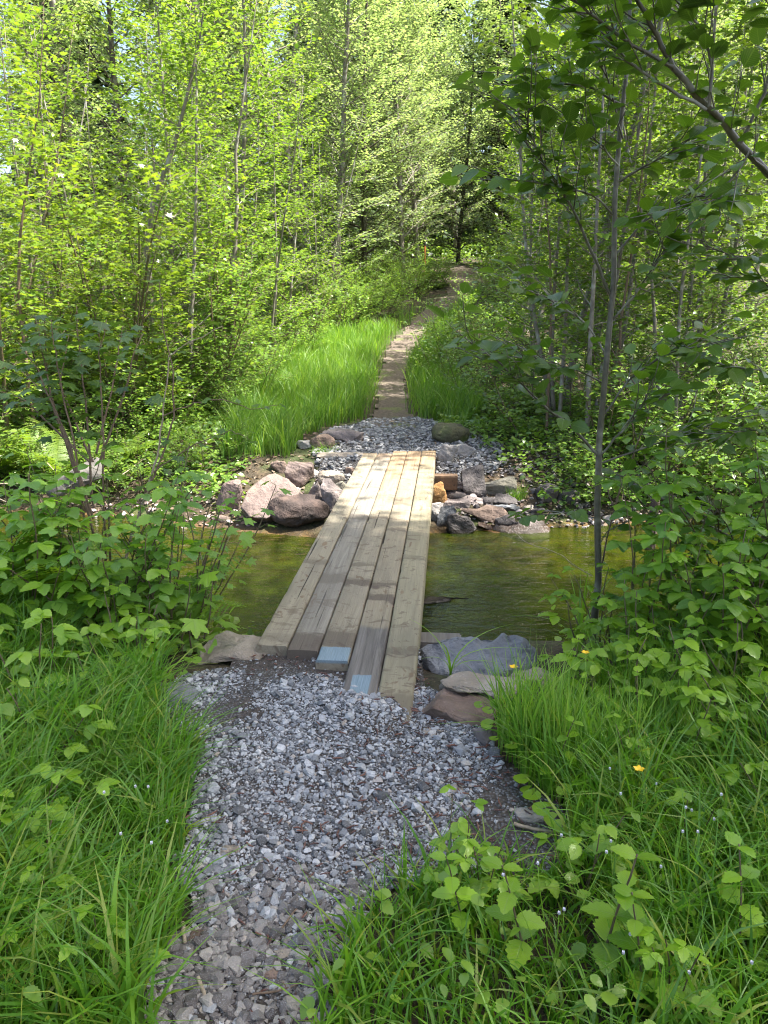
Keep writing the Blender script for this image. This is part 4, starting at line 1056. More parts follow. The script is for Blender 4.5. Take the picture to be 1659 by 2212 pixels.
row([(P_S2, -1.95, 8.35, .4), (P_S2, -2.6, 8.0, .5), (P_S1, -3.2, 7.9, .45), (P_S2, -4.8, 8.2, .9), (P_S2, -2.35, 9.7, .6), (P_S1, -2.5, 10.5, .75), (P_S2, -3.0, 9.3, .7), (P_S1, -3.7, 9.2, .9), (P_S3, -4.3, 9.9, .9), (P_S3, -2.7, 10.9, .95), (P_S3, -2.9, 12.0, 1.1), (P_S3, -5.2, 10.3, 1.1), (P_S2, -3.3, 10.2, 1.0), (P_S3, -6.3, 9.4, 1.0), (P_S2, -5.0, 9.4, 1.0), (P_S3, -5.4, 8.6, .8)],
    'bright bush on the left far bank, {} out from the footbridge', 'bush', 'bushes on the left far bank', lambda q: -q[1])
row([(P_F1, -4.2, 22.5, 1), (P_F3, -7.0, 21.5, 1), (P_F2, -2.4, 25, 1), (P_F1, -5.8, 26, 1.05), (P_F3, -9.4, 25.5, 1.1), (P_F3, -.9, 29, 1.0), (P_F2, -3.5, 30, 1.0), (P_F1, -7.4, 31, 1.1),
     (P_F2, -11.5, 31, 1.1), (P_F1, .8, 34, .8), (P_F3, -5.3, 36, 1.2), (P_F1, -9.6, 37, 1.2), (P_F2, -1.6, 38, 1.1), (P_F3, -14, 35, 1.2), (P_F1, -10.8, 21, 1.1), (P_F3, -.6, 26.5, .9), (P_F1, -2.2, 33, 1.0), (P_F3, 1.3, 37, .9), (P_F1, .1, 40, 1.0), (P_F1, -1.3, 22.8, .85), (P_F1, .7, 30.2, .85), (P_F3, 1.9, 37.5, 1.0)],
    'pale barked alder in the far woods left of the path, {} outward', 'tree', 'alders in the far woods left of the path', lambda q: -q[1] / q[2])
row([(P_F3, 5.2, 22.5, 1), (P_F1, 7.6, 21, 1), (P_F2, 7.0, 23.8, 1.0), (P_F3, 7.6, 27.5, 1.05), (P_F1, 10.4, 26, 1.1), (P_F1, 6.4, 32, 1.05), (P_F3, 9.4, 33, 1.1),
     (P_F2, 12.8, 32, 1.1), (P_F3, 5.6, 38, 1.1), (P_F1, 9.6, 39, 1.2), (P_F2, 2.2, 43, 1.2), (P_F1, 3.9, 44, 1.2), (P_F2, 14, 38, 1.2), (P_F3, 3.6, 39.5, 1.0), (P_F2, 12, 24.2, 1.0)],
    'pale barked alder in the far woods right of the path, {} outward', 'tree', 'alders in the far woods right of the path', lambda q: q[1] / q[2])
row([(P_C1, -34, 58, 1), (P_C2, -28, 52, 1), (P_C1, -23, 60, 1), (P_C2, -18.5, 54, 1), (P_C1, -10.5, 56, 1), (P_C2, -4, 52, 1), (P_C1, 0, 60, 1.0), (P_C2, 3.5, 54, 1), (P_C1, 8, 58, 1), (P_C2, 12.5, 53, 1.1), (P_C1, 17, 60, 1), (P_C2, 22, 55, 1.1), (P_C1, 28, 58, 1), (P_C2, 34, 54, 1)],
    'dark conifer at the back of the woods, {} counting from the left', 'conifer', 'conifers behind the woods', lambda q: q[1])
P_A4 = proto('young_alder', M['bark'], M['alder'], seed=140, H=8.0, r0=.045, nb=44, h0=.42, blen=2.1, leaf=.082, leaf_sp=.046, tw_n=15, lean=(-.06, -.02), twig=.6)
for x, y, lab in [(2.55, 10.9, 'taller alder arching over the far gravel from the right of the path'), (2.7, 14.3, 'taller alder arching over the far path, behind the first taller one'), (-2.9, 14.6, 'taller alder rising behind the meadow left of the path')]:
    plant(P_A4, x, y, lab, 'alder', None, 1.3 * x, 1.0)
def traced_tree(pix, y, r, label, seed, nb=22, h0=.25, blen=1.0, leaf=.08, bark='bark', dz=-.1):
    p = [at_y(px, py, y) for px, py in pix]; b0 = Vector((p[0].x, y, min(p[0].z, gz1(p[0].x, y)) + dz))
    f = [b0 * 1.0] + [p[i].lerp(p[i + 1], k / 3) for i in range(len(p) - 1) for k in range(3)] + [p[-1]]
    W, L = grow(seed, 5, r, nb, h0, blen, leaf=leaf, leaf_sp=.05, tw_n=9, tpts=[q - b0 for q in f], twig=.45, tilt=.36)
    o = empty('alder', b0, label, 'alder'); W.build('trunk', M[bark], o); L.build('crown', M['alder'], o); return o
traced_tree([(318, 540), (330, 440), (378, 310), (408, 190), (432, 80), (450, -60)], 11.0, .036, 'pale alder trunk leaning to the right, high in the left thicket', 201, 16, .45, 1.1)
traced_tree([(492, 760), (498, 640), (508, 540), (512, 440), (509, 330), (530, 180), (560, -40)], 12.0, .042, 'pale blotched alder trunk standing upright in the left thicket', 202, 20, .4, 1.3)
traced_tree([(40, 640), (42, 520), (60, 380), (85, 220), (95, 0)], 8.8, .016, 'thin dark stem curving up at the left edge', 203, 16, .4, .9, bark='twig')
traced_tree([(1268, 960), (1274, 760), (1285, 560), (1292, 400), (1305, 180), (1310, -40)], 8.6, .026, 'tallest pale stem behind the alder sapling', 204, 22, .3, 1.0)
traced_tree([(1205, 960), (1222, 700), (1228, 480), (1215, 250), (1225, 0)], 9.3, .022, 'pale stem left of the tallest stem behind the sapling', 205, 20, .35, 1.0)
traced_tree([(1180, 940), (1190, 700), (1188, 540), (1170, 330), (1150, 60)], 9.0, .015, 'thin stem furthest left behind the sapling', 206, 18, .3, .9, bark='twig')
traced_tree([(1335, 960), (1340, 700), (1375, 480), (1400, 250), (1410, 0)], 8.8, .016, 'thin stem right of the tallest stem behind the sapling', 207, 20, .3, 1.0, bark='twig')
gap = plant(P_F2, 1.42, 33.2, 'dark leaning trunk standing at the far end of the path', 'tree', None, 1.0, .75)

# tall trees just right of the frame; they keep the near bank in the shade
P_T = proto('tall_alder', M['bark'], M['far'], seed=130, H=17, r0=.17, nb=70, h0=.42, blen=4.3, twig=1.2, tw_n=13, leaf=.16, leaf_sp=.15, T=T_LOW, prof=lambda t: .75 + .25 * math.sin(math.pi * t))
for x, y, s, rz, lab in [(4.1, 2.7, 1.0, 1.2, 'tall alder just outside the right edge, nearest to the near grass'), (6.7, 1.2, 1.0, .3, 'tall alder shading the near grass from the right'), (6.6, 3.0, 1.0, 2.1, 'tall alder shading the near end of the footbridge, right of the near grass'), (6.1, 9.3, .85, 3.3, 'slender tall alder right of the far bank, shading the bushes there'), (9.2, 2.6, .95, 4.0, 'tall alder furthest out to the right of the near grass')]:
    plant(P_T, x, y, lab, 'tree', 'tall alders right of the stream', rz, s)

# ------------------------------------------------------------------ hand placed near plants
def cane_part(root, name, pts, r, leafm, LVs, wood=None, tn=5):
    o0 = Vector(root.location); b = MB(); b.tube([p - o0 for p in pts], r, tn)
    c = b.build(name, wood or M['cane'], root)
    for T, LV, pet in LVs:
        lb = MB()
        if LV.P:
            P = np.array(LV.P) - np.array(o0); lb.leaves(T, P, LV.D, LV.N, LV.S)
        for q in pet: lb.tube([q[0] - o0, q[1] - o0], [.0016, .0012], 3, cap=False)
        if lb.n: lb.build('foliage', leafm, c, uv=True)
    return c

def trifoliate(pts, r, size, spacing, t0=.25, up=.35):
    LV, pet = Leaves(), []
    L = sum((pts[i + 1] - pts[i]).length for i in range(len(pts) - 1)); n = max(2, int(L * (1 - t0) / spacing)); az = r.uniform(0, 6)
    for i in range(n + 1):
        t = t0 + (1 - t0) * i / n; p, d = interp(pts, t); az += 2.4 + r.uniform(-.5, .5)
        s = size * r.uniform(.7, 1.15) * (1.0 if i < n else .75)
        o = Vector((math.cos(az), math.sin(az), up * r.uniform(.2, 1.6))).normalized()
        q = p + o * s * r.uniform(.5, 1.0); pet.append((p, q))
        f = Vector((o.x, o.y, o.z * .3 - r.uniform(.0, .35))).normalized(); side = f.cross(UP).normalized(); nn = UP + rv(r) * .3
        LV.put(q, f, nn, s)
        LV.put(q, f * .25 + side + rv(r) * .1 - UP * .12, nn + rv(r) * .2, s * .82); LV.put(q, f * .25 - side + rv(r) * .1 - UP * .12, nn + rv(r) * .2, s * .82)
    return T_BRAM, LV, pet

def palmate(pts, r, size, spacing, t0=.2):
    LV, pet = Leaves(), []
    L = sum((pts[i + 1] - pts[i]).length for i in range(len(pts) - 1)); n = max(2, int(L * (1 - t0) / spacing)); az = r.uniform(0, 6)
    for i in range(n + 1):
        t = t0 + (1 - t0) * i / n; p, d = interp(pts, t); az += 2.4 + r.uniform(-.5, .5); s = size * r.uniform(.65, 1.2)
        o = Vector((math.cos(az), math.sin(az), r.uniform(0, .6))).normalized(); q = p + o * s * .6; pet.append((p, q))
        LV.put(q, Vector((o.x, o.y, -r.uniform(.0, .5))), UP + rv(r) * .4, s)
    return T_MAPLEN, LV, pet

def simple(pts, r, size, spacing, t0=.15, droop=.25):
    LV = Leaves(); LV.along(pts, r, spacing, size, t0, droop, .5); return T_NEAR, LV, []

def bramble(name, base, label, cat, seed, n, H, size, kind=trifoliate, mat='near', spread=.5, group=None, lean=(0, 0), wood='cane', spacing=.055):
    n = int(n * 1.6)
    r = random.Random(seed); root = empty(name, base, label, cat, group)
    for i in range(n):
        a = i * 2.4 + r.uniform(-.6, .6); q = Vector((math.cos(a), math.sin(a), 0))
        pts = polyline(Vector(base) + q * .05 - UP * .03, q * spread * r.uniform(.3, 1.2) + Vector((lean[0], lean[1], 1)), H * r.uniform(.7, 1.1), 7, r, .14, .02)
        cane_part(root, 'cane', pts, [.0055, .004, .002], M[mat], [kind(pts, r, size, spacing)], M[wood])
    return root

def near_pt(px, py, y): p = at_y(px, py, y); return p
gbase = lambda x, y: Vector((x, y, gz1(x, y)))
BR = 'salmonberry bushes on the near right bank'
bramble('salmonberry', gbase(1.28, 3.42), 'tall salmonberry with bright leaves beside the alder sapling over the water', 'bush', 1, 6, .95, .09, lean=(.12, .05), group=BR)
bramble('salmonberry', gbase(1.62, 3.55), 'salmonberry bush reaching highest at the right edge in front of the dead post', 'bush', 2, 8, 1.15, .085, group=BR)
bramble('salmonberry', gbase(1.95, 3.45), 'salmonberry bush cut by the right edge of the view near the water', 'bush', 3, 8, 1.1, .09, group=BR)
bramble('salmonberry', gbase(1.5, 3.05), 'salmonberry bush in front of the tall ones, standing in the grass', 'bush', 4, 7, .75, .085, group=BR)
bramble('salmonberry', gbase(1.15, 3.0), 'low salmonberry in the upright grass behind the buttercups', 'bush', 5, 4, .48, .075, group=BR)
bramble('salmonberry', gbase(1.85, 2.75), 'salmonberry with reddish canes at the right edge above the grass', 'bush', 6, 5, .6, .085, group=BR, wood='twig')
bramble('salmonberry', gbase(2.2, 3.9), 'salmonberry behind the other bushes at the stream edge on the right', 'bush', 7, 8, 1.15, .09, group=BR)
for i, (x, y, H, lab) in enumerate([(1.25, 2.55, .42, 'low bramble patch in the right grass between the buttercups'), (1.6, 2.35, .45, 'bramble at the right edge level with the single buttercup'), (1.5, 2.75, .55, 'bramble in front of the reddish salmonberry canes'), (.95, 2.75, .36, 'low bramble touching the upright bright grass'), (1.3, 1.95, .34, 'bramble low in the right grass under the buttercup'), (1.9, 3.1, .8, 'tall bramble at the right edge behind the reddish canes'), (1.05, 3.35, .6, 'bramble at the foot of the alder sapling')]):
    bramble('bramble', gbase(x, y), lab, 'bramble', 140 + i, 5, H, .078, group=BR, mat='herb', spread=.6)
BL = 'bushes on the near left bank'
for i, (x, y, H, lab) in enumerate([(-1.45, 2.75, .42, 'low bramble at the left edge below the salmonberry'), (-1.25, 2.3, .36, 'low bramble at the left edge in the grass'), (-1.05, 1.85, .34, 'bramble low at the left edge near the bottom'), (-1.15, 3.05, .45, 'bramble left of the large feathery horsetail')]):
    bramble('bramble', gbase(x, y), lab, 'bramble', 150 + i, 4, H, .075, group=BL, mat='herb', spread=.6)
bramble('salmonberry', gbase(-1.38, 3.55), 'salmonberry with broad three part leaves at the left over the water', 'bush', 8, 7, .98, .095, group=BL)
bramble('salmonberry', gbase(-1.75, 3.4), 'salmonberry at the left edge in front of the ferns', 'bush', 9, 6, .85, .09, group=BL)
bramble('currant_bush', gbase(-1.05, 3.62), 'currant bush with lobed leaves left of the footbridge', 'bush', 10, 7, .82, .085, kind=palmate, group=BL, spacing=.07)
bramble('salmonberry', gbase(-1.95, 3.85), 'tall salmonberry at the left edge rising in front of the stream', 'bush', 16, 7, 1.15, .09, group=BL)
bramble('currant_bush', gbase(-1.55, 3.95), 'tall currant rising behind the salmonberry on the left', 'bush', 17, 7, 1.15, .08, kind=palmate, group=BL, spacing=.06)
bramble('currant_bush', gbase(-.95, 3.42), 'low plant with large maple like leaves beside the pinkish flat rock', 'bush', 11, 4, .42, .125, kind=palmate, group=BL, spacing=.09)
bramble('currant_bush', gbase(-1.12, 3.88), 'taller currant bush leaning over the stream from the left bank', 'bush', 12, 8, 1.02, .075, kind=palmate, group=BL, lean=(.15, .05), spacing=.065)
bramble('salmonberry', gbase(-1.2, 3.3), 'small salmonberry in front of the currant bushes', 'bush', 13, 4, .42, .085, group=BL)

# currant stems traced against the far bank, drawn at the depth of the near bank
def traced(root, name, pix, y0, y1, r, kind, size, spacing, mat, wood, seed, t0=.2, leafy=True):
    R = random.Random(seed); n = len(pix)
    pts = [at_y(px, py, y0 + (y1 - y0) * i / (n - 1)) for i, (px, py) in enumerate(pix)]
    fine = []
    for i in range(n - 1):
        for k in range(4): fine.append(pts[i].lerp(pts[i + 1], k / 4) + rv(R) * .006)
    fine.append(pts[-1])
    return cane_part(root, name, fine, r, M[mat], [kind(fine, R, size, spacing, t0)] if leafy else [], M[wood])
M['shade_toned_leaf'] = leaf_mat('shade_toned_currant_leaf', [(0.048, 0.106, 0.021), (0.068, 0.138, 0.021), (0.097, 0.175, 0.021)], veins=True, tmix=.4, trans=(1.4, 1.5, .6))  # currant leaf greens darkened so the shade is in their colour
cur = empty('currant_bush', gbase(-1.25, 4.0), 'thin tall currant with sparse shade darkened leaves rising in front of the left far bank', 'bush')
traced(cur, 'cane', [(247, 1330), (259, 1250), (289, 1146), (316, 1062), (339, 988), (352, 880), (365, 770), (400, 745), (480, 705)], 4.0, 4.3, [.010, .008, .004, .002], palmate, .075, .09, 'shade_toned_leaf', 'dryt', 3, .35)
traced(cur, 'cane', [(316, 1062), (345, 1000), (375, 900), (372, 800), (352, 700), (345, 610)], 4.1, 4.2, [.007, .004, .002], palmate, .075, .10, 'shade_toned_leaf', 'twig', 4, .3)
traced(cur, 'cane', [(352, 900), (420, 870), (480, 860), (540, 885), (600, 875)], 4.15, 4.3, [.004, .003, .0015], palmate, .07, .055, 'shade_toned_leaf', 'twig', 5, .2)
traced(cur, 'cane', [(330, 1020), (420, 960), (500, 930), (540, 950)], 4.1, 4.2, [.004, .003, .0015], palmate, .07, .06, 'shade_toned_leaf', 'twig', 6, .2)
cur2 = empty('currant_bush', gbase(-1.95, 4.05), 'dense currant with shade darkened leaves at the far left above the ferns', 'bush')
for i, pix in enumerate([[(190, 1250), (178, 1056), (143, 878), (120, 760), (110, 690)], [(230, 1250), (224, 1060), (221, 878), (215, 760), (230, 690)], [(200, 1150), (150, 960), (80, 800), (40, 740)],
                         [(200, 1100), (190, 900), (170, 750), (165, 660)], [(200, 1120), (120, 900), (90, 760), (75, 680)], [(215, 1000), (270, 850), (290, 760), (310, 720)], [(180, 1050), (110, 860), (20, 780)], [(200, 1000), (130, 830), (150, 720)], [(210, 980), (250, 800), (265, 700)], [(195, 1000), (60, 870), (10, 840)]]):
    traced(cur2, 'cane', pix, 4.05 + .07 * i, 4.2 + .1 * i, [.008, .005, .002], palmate, .10, .032, 'shade_toned_leaf', 'twig', 20 + i, .36)
ber = empty('dry_shoot', gbase(-.97, 3.95), 'bare pale forked shoot standing in the water left of the footbridge', 'twig')
traced(ber, 'twig', [(428, 1380), (438, 1310), (445, 1290), (470, 1220), (500, 1150)], 3.95, 4.1, [.005, .004, .0025], simple, .05, .2, 'near', 'dryt', 30, leafy=False)
traced(ber, 'twig', [(444, 1295), (437, 1240), (432, 1180), (440, 1120)], 4.0, 4.05, [.004, .003, .002], palmate, .05, .2, 'near', 'dryt', 31, .7)

# --- alder sapling in front, with large shaded leaves
ald = empty('alder_sapling', at_y(1275, 1490, 3.75), 'slim alder sapling with large shaded leaves on the near right bank', 'sapling')
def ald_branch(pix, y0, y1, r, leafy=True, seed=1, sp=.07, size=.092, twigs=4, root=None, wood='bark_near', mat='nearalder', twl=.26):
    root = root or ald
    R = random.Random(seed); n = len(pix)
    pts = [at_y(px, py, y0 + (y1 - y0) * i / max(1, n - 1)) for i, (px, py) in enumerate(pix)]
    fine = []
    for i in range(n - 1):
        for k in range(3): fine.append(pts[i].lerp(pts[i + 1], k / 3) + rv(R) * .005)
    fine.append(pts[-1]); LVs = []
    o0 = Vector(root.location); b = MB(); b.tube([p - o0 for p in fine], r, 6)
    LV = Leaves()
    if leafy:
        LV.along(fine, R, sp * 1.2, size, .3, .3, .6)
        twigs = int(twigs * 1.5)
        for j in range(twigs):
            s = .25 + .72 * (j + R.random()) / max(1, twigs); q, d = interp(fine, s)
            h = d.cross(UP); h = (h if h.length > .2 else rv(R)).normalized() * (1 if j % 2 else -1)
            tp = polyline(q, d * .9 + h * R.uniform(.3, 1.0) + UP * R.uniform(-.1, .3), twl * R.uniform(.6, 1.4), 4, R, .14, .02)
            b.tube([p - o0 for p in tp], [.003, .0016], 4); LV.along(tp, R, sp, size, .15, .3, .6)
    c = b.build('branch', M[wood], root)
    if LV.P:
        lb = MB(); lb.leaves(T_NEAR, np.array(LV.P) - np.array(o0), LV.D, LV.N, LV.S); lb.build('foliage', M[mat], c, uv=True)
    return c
tr = MB(); o0 = Vector(ald.location)
_r = random.Random(5)
tp = [at_y(px + 5 * math.sin(py * .011 + 1) + _r.uniform(-3.5, 3.5), py, 3.75 + _r.uniform(-.03, .03)) - o0 for px, py in [(1275, 1500), (1279, 1400), (1287, 1250), (1291, 1100), (1296, 950), (1306, 830), (1314, 700), (1321, 600), (1334, 430), (1345, 280), (1352, 120), (1357, -40), (1362, -160)]]
tr.tube(tp, [.026, .0175, .015, .0135, .0115, .009, .006], 10); tr.build('trunk', M['bark_near'], ald)
ald_branch([(1293, 985), (1245, 930), (1190, 890), (1130, 830), (1080, 785), (1010, 735)], 3.75, 3.5, [.008, .005, .002], seed=1, twigs=9)
ald_branch([(1324, 650), (1274, 535), (1229, 435), (1174, 350), (1139, 280), (1134, 235)], 3.75, 3.45, [.0075, .005, .002], seed=2, twigs=13)
ald_branch([(1339, 360), (1310, 325), (1284, 300), (1250, 250)], 3.75, 3.6, [.005, .002], seed=3, twigs=6)
ald_branch([(1339, 392), (1390, 360), (1440, 335), (1490, 300)], 3.75, 3.6, [.006, .002], seed=4, twigs=7)
ald_branch([(1297, 985), (1345, 930), (1390, 880), (1440, 850)], 3.75, 3.6, [.006, .002], seed=5, twigs=7)
ald_branch([(1300, 1000), (1400, 965), (1500, 930), (1640, 880)], 3.8, 3.9, [.006, .003], seed=6, twigs=10)
ald_branch([(1289, 1120), (1245, 1105), (1200, 1112), (1130, 1108)], 3.75, 3.7, [.004, .002], seed=7, twigs=2, sp=.06, size=.075)
ald_branch([(1281, 1245), (1240, 1220), (1200, 1192), (1135, 1170), (1105, 1140)], 3.75, 4.0, [.003, .0018], False, wood='dryt')
ald_branch([(1285, 1290), (1310, 1160), (1345, 1040), (1400, 900), (1410, 820)], 3.78, 3.9, [.005, .002], seed=9, twigs=3, wood='twig')
ald_branch([(1345, 300), (1320, 200), (1290, 120), (1265, 60)], 3.75, 3.6, [.005, .002], seed=10, twigs=7)
ald_branch([(1350, 150), (1390, 90), (1420, 20), (1440, -40)], 3.75, 3.7, [.005, .002], seed=11, twigs=7)
ald_branch([(1316, 700), (1370, 640), (1420, 560), (1450, 520)], 3.75, 3.6, [.006, .002], seed=12, twigs=8)
ald_branch([(1310, 770), (1270, 700), (1210, 660), (1160, 640)], 3.75, 3.9, [.005, .002], seed=13, twigs=7)
ald_branch([(1305, 830), (1250, 800), (1180, 790), (1110, 770)], 3.75, 3.6, [.005, .002], seed=21, twigs=8)
ald_branch([(1330, 470), (1280, 420), (1200, 400), (1110, 390)], 3.75, 3.6, [.006, .002], seed=22, twigs=9)
ald_branch([(1348, 230), (1280, 190), (1200, 180), (1120, 190)], 3.75, 3.5, [.006, .002], seed=23, twigs=9)
ald_branch([(1300, 900), (1360, 820), (1450, 760), (1540, 740)], 3.75, 3.7, [.006, .002], seed=24, twigs=9)
ald_branch([(1325, 560), (1390, 480), (1480, 430), (1570, 420)], 3.75, 3.7, [.006, .002], seed=25, twigs=9)
ald_branch([(1289, 1180), (1310, 1150), (1330, 1140)], 3.75, 3.7, [.003, .0015], seed=14, twigs=1, size=.07)

# --- leaning alder at the right edge
aed = empty('alder_tree', at_y(1640, 1330, 3.9), 'alder leaning out at the right edge, its dark limb crossing the upper corner', 'tree')
o0 = Vector(aed.location); tr = MB()
tr.tube([at_y(px, py, y) - o0 for px, py, y in [(1632, 1420, 3.9), (1640, 1300, 3.9), (1655, 1180, 3.88), (1700, 980, 3.8), (1745, 760, 3.65), (1760, 560, 3.5), (1740, 440, 3.4)]], [.042, .038, .032, .026, .022, .018], 10)
tr.build('trunk', M['bark_near'], aed)
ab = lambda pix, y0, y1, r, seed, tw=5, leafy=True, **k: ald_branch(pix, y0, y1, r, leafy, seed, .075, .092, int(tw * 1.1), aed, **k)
ab([(1745, 455), (1659, 375), (1579, 285), (1529, 235), (1454, 145), (1419, 75), (1379, 5), (1350, -70)], 3.4, 3.2, [.016, .014, .010, .006], 41, 9)
ab([(1454, 145), (1370, 100), (1284, 40), (1244, 0), (1200, -60)], 3.25, 3.15, [.007, .003], 42, 8)
ab([(1529, 235), (1440, 190), (1380, 150), (1345, 120), (1300, 70)], 3.25, 3.3, [.007, .003], 43, 7)
ab([(1532, 232), (1540, 150), (1519, 60), (1479, 10), (1470, -50)], 3.25, 3.2, [.006, .003], 44, 8)
ab([(1600, 310), (1650, 200), (1690, 90), (1700, 0)], 3.3, 3.15, [.007, .003], 45, 9)
ab([(1660, 376), (1620, 330), (1560, 420), (1520, 440)], 3.35, 3.2, [.006, .003], 46, 6)
ab([(1752, 600), (1680, 560), (1600, 560), (1520, 530)], 3.55, 3.4, [.006, .002], 47, 6)
ab([(1748, 720), (1690, 640), (1640, 600), (1560, 600)], 3.6, 3.6, [.006, .002], 48, 6)
ab([(1640, 1205), (1575, 1160), (1507, 1120), (1441, 1084), (1380, 1050), (1332, 1024)], 3.9, 3.9, [.011, .008, .004], 49, 2)
ab([(1730, 850), (1640, 800), (1560, 790), (1480, 760)], 3.75, 3.7, [.006, .002], 50, 6)
ab([(1705, 960), (1640, 930), (1580, 935), (1500, 960)], 3.8, 3.7, [.006, .002], 51, 6)
ab([(1650, 1240), (1560, 1200), (1540, 1100), (1510, 1040)], 3.9, 3.8, [.005, .002], 52, 1, True, wood='dryt')

# --- ferns
def frond(L, seed, low=False):
    r = random.Random(seed); b = MB(); LV = Leaves()
    pts = polyline((0, 0, 0), (0, .55, 1), L, 12, r, .03, -.085); b.tube(pts, [.003, .002, .001], 4)
    n = 24
    for i in range(n):
        t = .16 + .83 * i / n; p, d = interp(pts, t); h = d.cross(UP).normalized(); nn = h.cross(d)
        s = L * .27 * math.sin(math.pi * (t * .86 + .1)) ** .9 * (1.1 - .25 * t)
        for sd in (-1, 1): LV.put(p, h * sd + d * .35 + rv(r) * .06 - UP * .12, nn + rv(r) * .1, s)
    b.leaves(T_PINLOW if low else T_PINNA, LV.P, LV.D, LV.N, LV.S); return b
FR = [frond(.72, 1).mesh('frond', M['fern']), frond(.62, 2).mesh('frond', M['fern']), frond(.8, 3).mesh('frond', M['fern'])]
FRL = [frond(.75, 4).mesh('frond', M['fernlit']), frond(.85, 5).mesh('frond', M['fernlit'])]
def fern(base, n, meshes, label, seed, s=1.0, group=None):
    r = random.Random(seed); o = empty('lady_fern', base, label, 'fern', group)
    for i in range(n):
        f = link('frond', meshes[i % len(meshes)], o); f.rotation_euler = (r.uniform(-.25, .2), 0, i * 6.283 / n + r.uniform(-.3, .3)); q = s * r.uniform(.75, 1.1); f.scale = (q, q, q)
    return o
FG = 'ferns on the near left bank'
fern(gbase(-1.72, 3.95), 9, FR, 'large lady fern over the stream at the left', 1, 1.35, FG)
fern(gbase(-2.15, 3.75), 8, FR, 'lady fern cut by the left edge of the view', 2, 1.35, FG)
fern(gbase(-1.4, 3.95), 8, FR, 'lady fern between the salmonberry and the currant bushes', 3, 1.2, FG)
fern(gbase(-1.6, 3.2), 6, FR, 'small fern low in the grass at the left', 4, .55, FG)
FF = 'sunlit ferns on the left far bank'
fern(gbase(-3.55, 8.15), 9, FRL, 'sunlit fern above the grey log', 5, 1.0, FF)
fern(gbase(-4.15, 8.2), 9, FRL, 'sunlit fern at the left edge of the far bank', 6, 1.1, FF)
fern(gbase(-3.0, 8.35), 7, FRL, 'sunlit fern right of the grey log', 7, .8, FF)

# --- small plants of the near verge
def herb_proto(name, seed, kind):
    r = random.Random(seed); b = MB(); LV = Leaves()
    if kind == 'round':
        for i in range(9):
            a = i * 2.4; L = r.uniform(.06, .15); d = Vector((math.cos(a) * .8, math.sin(a) * .8, 1)); pts = polyline((0, 0, 0), d, L, 3, r, .15, 0)
            b.tube(pts, [.0018, .0014], 4, mi=0, cap=False); LV.put(pts[-1], Vector((math.cos(a), math.sin(a), -.1)), UP + rv(r) * .35, r.uniform(.04, .065))
        b.leaves(T_ROUND, LV.P, LV.D, LV.N, LV.S, 1)
    elif kind == 'opp':
        pts = polyline((0, 0, 0), (r.uniform(-.2, .2), r.uniform(-.2, .2), 1), .34, 6, r, .08, 0); b.tube(pts, [.0035, .002], 5)
        for i in range(4):
            p, d = interp(pts, .3 + .68 * i / 3); a = i * 1.57 + .4
            for sd in (0, math.pi): LV.put(p, Vector((math.cos(a + sd), math.sin(a + sd), .15 + .2 * (i == 3))), UP + rv(r) * .2, (.085 - .012 * i) * r.uniform(.9, 1.1))
        b.leaves(T_BRAM, LV.P, LV.D, LV.N, LV.S, 1)
    elif kind == 'tri':
        for q in range(3):
            pts = polyline((0, 0, 0), rv(r) * .5 + UP, r.uniform(.15, .28), 4, r, .12, 0); b.tube(pts, [.002, .0014], 4, cap=False)
            T, L2, pet = trifoliate(pts, r, .058, .07, .5); LV.P += L2.P; LV.D += L2.D; LV.N += L2.N; LV.S += L2.S
        b.leaves(T_BRAM, LV.P, LV.D, LV.N, LV.S, 1)
    return b.mesh(name, [M['cane'] if kind != 'round' else M['herb'], M['herb']], uv=True)
HB = {'round': ('fringecup', [herb_proto('fringecup', 60, 'round'), herb_proto('fringecup', 61, 'round')]), 'opp': ('broad_leaved_herb', [herb_proto('broad_leaved_herb', 62, 'opp'), herb_proto('broad_leaved_herb', 63, 'opp')]),
      'tri': ('bramble_seedling', [herb_proto('bramble_seedling', 64, 'tri'), herb_proto('bramble_seedling', 65, 'tri')])}
HLAB = {'round': 'round leaved plant {}', 'opp': 'herb with paired broad leaves {}', 'tri': 'small bramble shoot with toothed leaves {}'}
